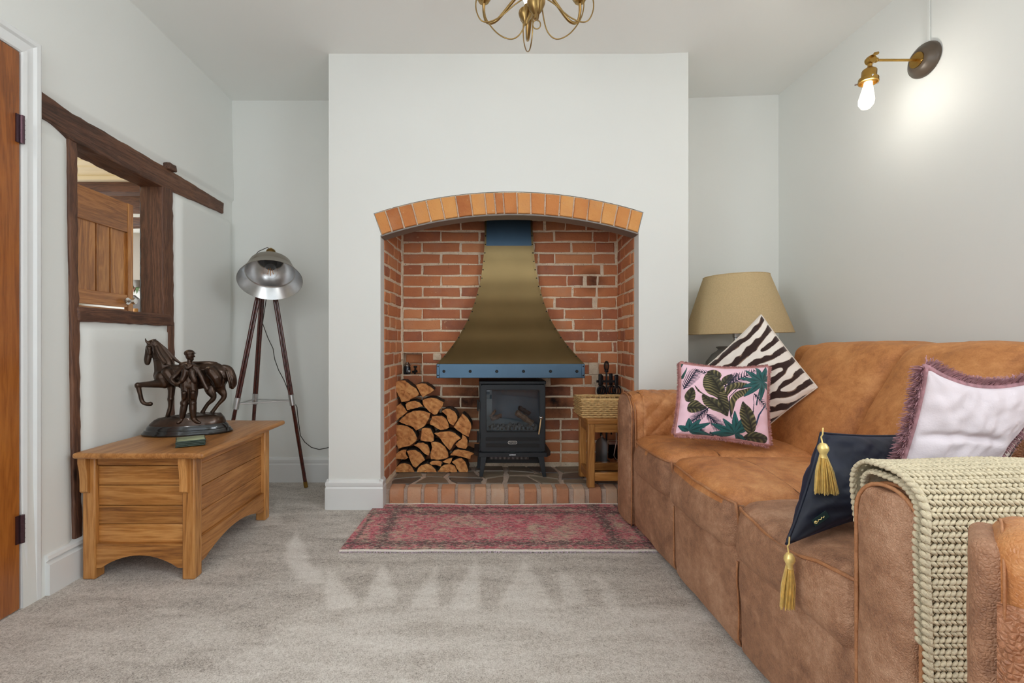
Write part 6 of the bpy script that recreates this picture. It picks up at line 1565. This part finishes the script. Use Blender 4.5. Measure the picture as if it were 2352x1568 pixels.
    frond((820, 1095), (680, 1215), 11, .075); frond((815, 1150), (1010, 1330), 14, .085); c.line([cuv(1240, 1130), cuv(1250, 1050), cuv(1248, 965)], .006, NAVY, .002); c.line([cuv(1275, 1060), cuv(1300, 960), cuv(1310, 900)], .010, lc(34, 60, 74), .003)
    c.line([cuv(1270, 1240), cuv(1300, 1150), cuv(1390, 1040)], .012, lc(38, 62, 92), .006)
    fan((1340, 835), (140, 150, 170, 185, 170, 210, 175, 120, 150), (75, 105, 140, 172, 200, 225, 265, 310, 28))
    fan((1085, 1325), (190, 175, 150, 150, 190, 170, 120), (95, 70, 40, 130, 160, 185, 330)); fan((680, 1290), (110, 120, 150, 200, 90), (100, 60, 30, -12, 150))
    leaf([(1138, 1035), (1110, 1125), (1130, 1225), (1195, 1315), (1265, 1290), (1268, 1200), (1225, 1110), (1170, 1060)], (1240, 1310), (1138, 1035))
    leaf([(1170, 1345), (1250, 1300), (1375, 1330), (1370, 1385), (1290, 1415), (1220, 1380)], (1170, 1350), (1375, 1350), 1.05)
    c.line([cuv(870, 1310), cuv(940, 1370), cuv(1010, 1400)], .008, lc(40, 70, 74), .002); c.line([cuv(1195, 1345), cuv(1195, 1420)], .005, NAVY)
    return c.img
def zebra_canvas(n, seed=0, ox=-.18, oy=.92, kf=9.0):
    c = Canvas(n, lc(236, 226, 216)); U, V = c.U, c.V; n1 = np.zeros_like(U); n2 = np.zeros_like(U)
    for i in range(0, n+1):
        for j in range(0, n+1):
            p = Vector((U[i, j]*3.0+seed, V[i, j]*3.0, 1.0)); n1[i, j] = noise.noise(p); n2[i, j] = noise.noise(p*3.1)
    th = np.arctan2(V-oy+.10*n1, U-ox+.10*n1); rr = np.hypot(U-ox, V-oy)
    dis = sum(s_*np.arctan2(V-b_, U-a_) for a_, b_, s_ in ((.30, .72, 1), (.55, .35, -1), (.78, .62, 1), (.22, .30, -1), (.62, .80, -1), (.85, .22, 1), (.42, .52, 1)))
    f = np.sin(th*kf*1.7+3.6*n1+1.0*n2+1.0*np.sin(rr*6+seed)+dis); wd = .12+.42*n2+.15*np.sin(rr*9)
    dk = f > wd
    edge = np.clip(1-np.abs(f-wd)*3.2, 0, 1)
    brown = lc(54, 34, 30)*(1)+0*n1[..., None]; grey = lc(196, 172, 150)
    img = c.img*(1-.55*(edge*(~dk))[..., None])+grey*(.55*(edge*(~dk))[..., None])
    b = (n2 > .18)[..., None]; img = np.where(dk[..., None], np.where(b & (f < wd+.35)[..., None], lc(120, 92, 74), brown), img); return img
def pillow(name, label, TL, TR, BL, BR, t, n, canvas, mats, pinch=.10, sag=0, edge='plain', group=None, back=None, powr=.42, seed=0, fold=None):
    TL, TR, BL, BR = Vector(TL), Vector(TR), Vector(BL), Vector(BR); c = (TL+TR+BL+BR)/4
    nr = ((TR-TL)+(BR-BL)).cross((TL-BL)+(TR-BR)).normalized()
    if nr.y > 0: nr = -nr                                    # face towards the room's near end
    base = Vector((c.x, c.y, min(BL.z, BR.z, TL.z, TR.z)))
    root = thing(name, label, 'cushion', base, group)
    def P(u, v, s):                                          # u,v in 0..1, s=+1 face, -1 back
        a, b = 2*u-1, 2*v-1
        a2 = a*(1-pinch*(1-b*b)); b2 = b*(1-pinch*(1-a*a)*(1+sag*(b > 0)))
        U_, V_ = (a2+1)/2, (b2+1)/2
        p = (TL*(1-U_)+TR*U_)*V_+(BL*(1-U_)+BR*U_)*(1-V_)
        h = (max(0, (1-a*a)*(1-b*b)))**powr*t/2
        wv = .006*noise.noise(Vector((u*5+seed, v*5, s)))+.004*noise.noise(Vector((u*11+seed, v*11, s)))
        # creases running in from the corners
        wv += .0015*math.sin(9*math.atan2(abs(b)-1.02, abs(a)-1.02))*math.exp(-3*math.hypot(abs(a)-1, abs(b)-1))
        if fold: wv -= fold(u, v)
        return p+nr*(s*(h+wv*min(1, h/.012)))
    m = MB(); m.grid(lambda u, v: P(u, v, 1), n, n); nf = len(m.f)
    cols = None
    if canvas is not None: cols = [canvas.reshape(-1, 3)]
    build('cover', m, mats[0], root, 180) if canvas is None else None
    if canvas is not None:
        m.col = np.concatenate([cols[0], np.ones((len(m.v), 1))], 1); build('cover', m, mats[0], root, 180)
    m = MB(); nb = min(n, 60) if back is None else n; m.grid(lambda u, v: P(u, v, -1), nb, nb, flip=True)
    if back is not None: m.col = np.concatenate([back.reshape(-1, 3), np.ones((len(m.v), 1))], 1)
    build('back_cover', m, mats[1], root, 180)
    rim = [P(u, 0, 0) for u in np.linspace(0, 1, 41)[:-1]]+[P(1, v, 0) for v in np.linspace(0, 1, 41)[:-1]]+[P(1-u, 1, 0) for u in np.linspace(0, 1, 41)[:-1]]+[P(0, 1-v, 0) for v in np.linspace(0, 1, 41)[:-1]]
    m = MB(); m.tube(rim, .0035 if edge == 'plain' else .0065, 6, closed=True); build('piping', m, mats[2], root, 180)
    if isinstance(edge, tuple):
        ln, cnt, wd = edge; m = MB(); k = len(rim)
        for i in range(cnt):
            q = i/cnt*k; j = int(q) % k; f = q-int(q); p = rim[j]*(1-f)+rim[(j+1) % k]*f; d = (p-c); tg = (rim[(j+1) % k]-rim[j]).normalized(); out = (d-tg*d.dot(tg)); out = (out-nr*out.dot(nr)).normalized()
            o2 = (out+tg*R.uniform(-.45, .45)+nr*R.uniform(-.75, .75)).normalized(); l = ln*R.uniform(.7, 1.1); s = tg*wd*R.uniform(.7, 1.3)+nr*R.uniform(-wd, wd); tip = p+o2*l+Vector((0, 0, -l*.12)); mid = p+o2*l*.55+out*l*.06
            m.add([p-s, p+s, mid+s, mid-s, tip+s*.6, tip-s*.6], [(0, 1, 2, 3), (3, 2, 4, 5)])
        o = build('fringe', m, mats[2], root, None); o['kind'] = 'stuff'
    return root, P, nr
PALM = palm_canvas(300)
pillow('palm_cushion', 'pink palm leaf print cushion with dusky fringe resting against the zebra cushion', W(1562, 834, 1.855), W(1764, 842, 1.825), W(1549, 996, 1.77), W(1767, 1022, 1.725), .10, 300, PALM, (M_PRINT, M_PINKV, M_FRINGE), .055, 1.0, (.0135, 3600, .0009), seed=3)
ZT, ZRr, ZL = W(1748, 723, 1.935), W(1877, 889, 1.81), W(1618, 846, 2.02); ZBm = ZL+ZRr-ZT; ZBm.z = .462
pillow('zebra_cushion', 'zebra striped cushion standing on its corner behind the palm leaf cushion', ZT, ZRr, ZL, ZBm, .12, 230, zebra_canvas(230, 2.0, .0, -3.3, 106), (M_PRINT, plain('cream_velvet', C(226, 214, 200), .8), plain('cream_piping', C(220, 208, 196), .8)), .03, seed=8)
# navy lumbar cushion with tassels
nc, PN, nn_ = pillow('navy_cushion', 'navy velvet oblong cushion with gold tassels leaning by the near arm', W(1886, 994, 1.06), Vector((1.10, 1.14, .628)), W(1806, 1248, .985), Vector((1.04, 1.105, .472)), .115, 90, None, (M_NAVY, M_NAVY, M_NAVY), .05, seed=5, powr=.5)
def tassel(P, ln, wd, lean, label):
    P = Vector(P); m = MB(); m.tube([P+Vector((.004, 0, .020)), P+Vector((.002, -.002, .006)), P, P+Vector((0, -.004, -.014))], .0016, 6); tp = build('tassel', m, M_GOLD, nc); tp['label'] = label
    b = P+Vector((0, -.006, -.024)); m = MB(); m.lathe([(0, .012), (.006, .011), (.0105, .004), (.011, -.002), (.008, -.009), (.0065, -.013), (.0075, -.020)], b, 16); build('tassel_head', m, M_GOLD, tp)
    m = MB(); t0 = b+Vector((0, 0, -.014))
    for i in range(110):
        a = R.uniform(0, 6.283); r = math.sqrt(R.random()); o1 = Vector((math.cos(a)*r*.0065, math.sin(a)*r*.006, 0)); o2 = Vector((math.cos(a)*r*wd/2+lean, math.sin(a)*r*wd*.22, -ln*R.uniform(.94, 1.02)))
        m.tube([t0+o1, t0+o1*1.5+(o2-o1)*.45, t0+o2], [.0009, .001, .0008], 3)
    o = build('strands', m, M_GOLD, tp); o['kind'] = 'stuff'
tassel(W(1886, 1003, 1.0), .086, .054, .008, 'gold tassel hanging from the top corner')
tassel(W(1809, 1254, .972), .092, .032, -.004, 'gold tassel hanging from the bottom corner')
lb0 = PN(.10, .20, 1)+nn_*.0015; lx = (PN(.17, .30, 1)-PN(.06, .12, 1)).normalized(); ly = nn_.cross(lx).normalized()
m = MB(); m.prism([lb0-lx*.019-ly*.008, lb0+lx*.019-ly*.008, lb0+lx*.019+ly*.008, lb0-lx*.019+ly*.008], nn_*.0012); build('fabric_tag', m, plain('dark_green_tag', C(26, 52, 54), .5), nc)
m = MB(); q0 = lb0+nn_*.0016
m.tube([q0+lx*(-.015+.003*i)+ly*(.002*math.sin(i*2.4)) for i in range(9)], .0007, 4); m.tube([q0-lx*.014+ly*(.003*math.cos(a))+lx*.003*math.sin(a) for a in np.linspace(0, 6.28, 10)[:-1]], .0007, 4, closed=True); build('tag_stitching', m, M_GOLD, nc)
# blush cushion seen from behind and a second zebra cushion
bc_ = np.ascontiguousarray(palm_canvas(110)[:, ::-1])
pillow('blush_cushion', 'blush pink velvet cushion with mauve fringe leaning over the near sofa arm', (.914, .932, .812), (1.305, 1.009, .800), (.872, .985, .482), (1.03, 1.005, .482), .075, 110, None, (M_PINKV, M_PRINT, M_FRINGEM), 0.085, 2.0, (.026, 5200, .0008), seed=11, back=bc_,
       fold=lambda u, v: .010*math.exp(-((v-.60+.35*(u-.35)**2)/.030)**2)*clampv(0, 1, u/.1)*clampv(0, 1, (.8-u)/.2))
pillow('zebra_cushion', 'second zebra striped cushion half hidden behind the blush velvet cushion', (1.13, 1.10, .715), (1.335, 1.07, .725), (1.05, 1.11, .490), (1.20, 1.08, .495), .055, 100, zebra_canvas(100, 6.0, .0, -3.3, 90), (M_PRINT, plain('cream_velvet_back', C(226, 214, 200), .8), plain('cream_piping_dark', C(60, 44, 40), .8)), .05, seed=21)

# ------------------------------------------------------------------ chunky knitted throw over the near arm
TX0, TX1 = .694, 1.18
PTH = [(.876, .452), (.875, .50), (.872, .55), (.862, .608), (.835, .638), (.790, .645), (.745, .639), (.710, .618), (.695, .580), (.690, .48), (.688, .34), (.686, .20), (.684, .03)]
pp = crv([Vector((0, a, b)) for a, b in PTH], 10); cum = [0]
for i in range(len(pp)-1): cum.append(cum[-1]+(pp[i+1]-pp[i]).length)
TL_ = cum[-1]
ya = np.array([p.y for p in pp]); za = np.array([p.z for p in pp]); cu = np.array(cum)
def TS(x, s, off=0.0):
    y = float(np.interp(s, cu, ya)); z = float(np.interp(s, cu, za)); y2 = float(np.interp(min(TL_, s+.01), cu, ya)); z2 = float(np.interp(min(TL_, s+.01), cu, za)); y1 = float(np.interp(max(0, s-.01), cu, ya)); z1 = float(np.interp(max(0, s-.01), cu, za))
    t = Vector((0, y2-y1, z2-z1)).normalized(); nr = Vector((0, t.z, -t.y)); k = max(0, s-.62)
    wv = .006*noise.noise(Vector((x*5, s*3, 4)))
    return Vector((x-.052*k+.045*clampv(0, 1, 1-s/.24)-.024*clampv(0, 1, (s-.28)/.12), y, z))+nr*(off+wv+.006*math.sin(s*9+x*3)*clampv(0, 1, k*4))
th_ = thing('knitted_throw', 'chunky oatmeal knitted throw draped over the near sofa arm', 'throw', (1.0, .78, .03))
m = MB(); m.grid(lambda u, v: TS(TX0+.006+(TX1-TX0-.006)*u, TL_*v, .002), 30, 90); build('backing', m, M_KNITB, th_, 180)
m = MB(); m.grid(lambda u, v: TS(TX0+.012+.10*u, .03+(TL_*.55-.03)*v, -.013), 8, 70); build('under_layer', m, M_KNIT, th_, 180)
m = MB(); RP = .0172; SP = .0090; nr_ = int(TL_/RP); nst = int((TX1-TX0)/SP)
def strand(a, b, r, bulge):
    mid = (a+b)/2+bulge; m.tube([a, a*.6+mid*.4+bulge*.3, mid, b*.6+mid*.4+bulge*.3, b], [r*.55, r*.95, r*1.05, r*.95, r*.55], 5)
for i in range(nr_):
    s = (i+.5)*RP
    for k in range(nst):
        x = TX0+.012+k*SP+R.uniform(-.0008, .0008); nn2 = (TS(x, s, .01)-TS(x, s, 0))*1.0; nn2.normalize()
        for sg in (-1, 1): strand(TS(x-.002, s+sg*.0010, .0068), TS(x+.0090, s+sg*.0072, .0036), .0031*R.uniform(.85, 1.12), nn2*.0020)
        strand(TS(x+.003, s+RP*.34, .002), TS(x+.003, s+RP*.66, .002), .0024, nn2*.0006)
o = build('stitches', m, M_KNIT, th_, 180); o['kind'] = 'stuff'
m = MB(); ns = int(TL_/.0115)
for e, off, xo in ((0, .004, 0.0), (1, -.014, .006)):           # braided selvedge, the lower layer folded under
    for i in range(ns):
        s = i*.0115+.004
        if e == 1 and not (.04 < s < .55): continue
        for sg in (0, 1):
            a = TS(TX0+xo+.000+sg*.007, s, off); b = TS(TX0+xo+.010-sg*.004, s+.013, off+.003); q = Vector((-.0026, 0, 0)) if sg == 0 else Vector((0, 0, .0015)); strand(a, b, .0042, q)
o = build('selvedge', m, M_KNIT, th_, 180); o['kind'] = 'stuff'

# ------------------------------------------------------------------ second leather seat, close on the right
A0 = Vector((.603, .551, 0)); E1 = Vector((.72, .694, 0)).normalized(); E2 = Vector((E1.y, -E1.x, 0))
ac = thing('leather_armchair', 'brown leather armchair with a quilted arm close beside the knitted throw', 'armchair', A0+E2*.4-E1*.25)
MA = Matrix(((E1.x, E2.x, 0, A0.x), (E1.y, E2.y, 0, A0.y), (0, 0, 1, 0), (0, 0, 0, 1)))
def ab(name, a0, a1, b0, b1, z0, z1, r, mat, fn=None, sg=.03): m = MB(); m.rbox(a0, a1, b0, b1, z0, z1, r, sg, 4, fn or lw(.004, 8)); m.xf(MA); return build(name, m, mat, ac, 180)
def armfn(p):
    q = Vector(p)
    if p.z > .50: q.x = .06+(p.x-.06)*(1+.03*math.sin(math.pi*min(1, (p.z-.50)/.13)))
    return lw(.003, 9)(q)
ab('arm', 0, .118, .014, .78, .018, .640, .030, M_LEATHER, armfn, .02)
ab('arm_front', .012, .108, -.006, .03, .03, .622, .016, M_LEATHERB, armfn, .016)
m = MB(); P_ = [(.004, .03), (.000, .30), (-.002, .55), (.012, .612), (.035, .634), (.060, .640), (.085, .634), (.108, .612), (.122, .55), (.120, .30), (.116, .03)]
cr_ = crv([Vector((a, .012, z)) for a, z in P_], 8); m.tube([p+Vector((0, .010, -.004)) for p in cr_], .0016, 7); m.xf(MA); build('piping', m, M_PIPE, ac, 180)
q_ = quilt('quilted_panel', [(.002, .06), (.004, .25), (.004, .48), (.003, .555)], A0+E2*.016, E2, .60, .17, ac, M_LEATHERG, .10)
ab('arm', -.67, -.55, .014, .78, .014, .640, .045, M_LEATHERB); ab('seat_cushion', -.548, -.004, .02, .60, .26, .44, .05, M_LEATHER); ab('base', -.66, .10, .03, .80, .012, .27, .02, M_LEATHERB); ab('back_cushion', -.66, .11, .60, .80, .30, .86, .06, M_LEATHERN)
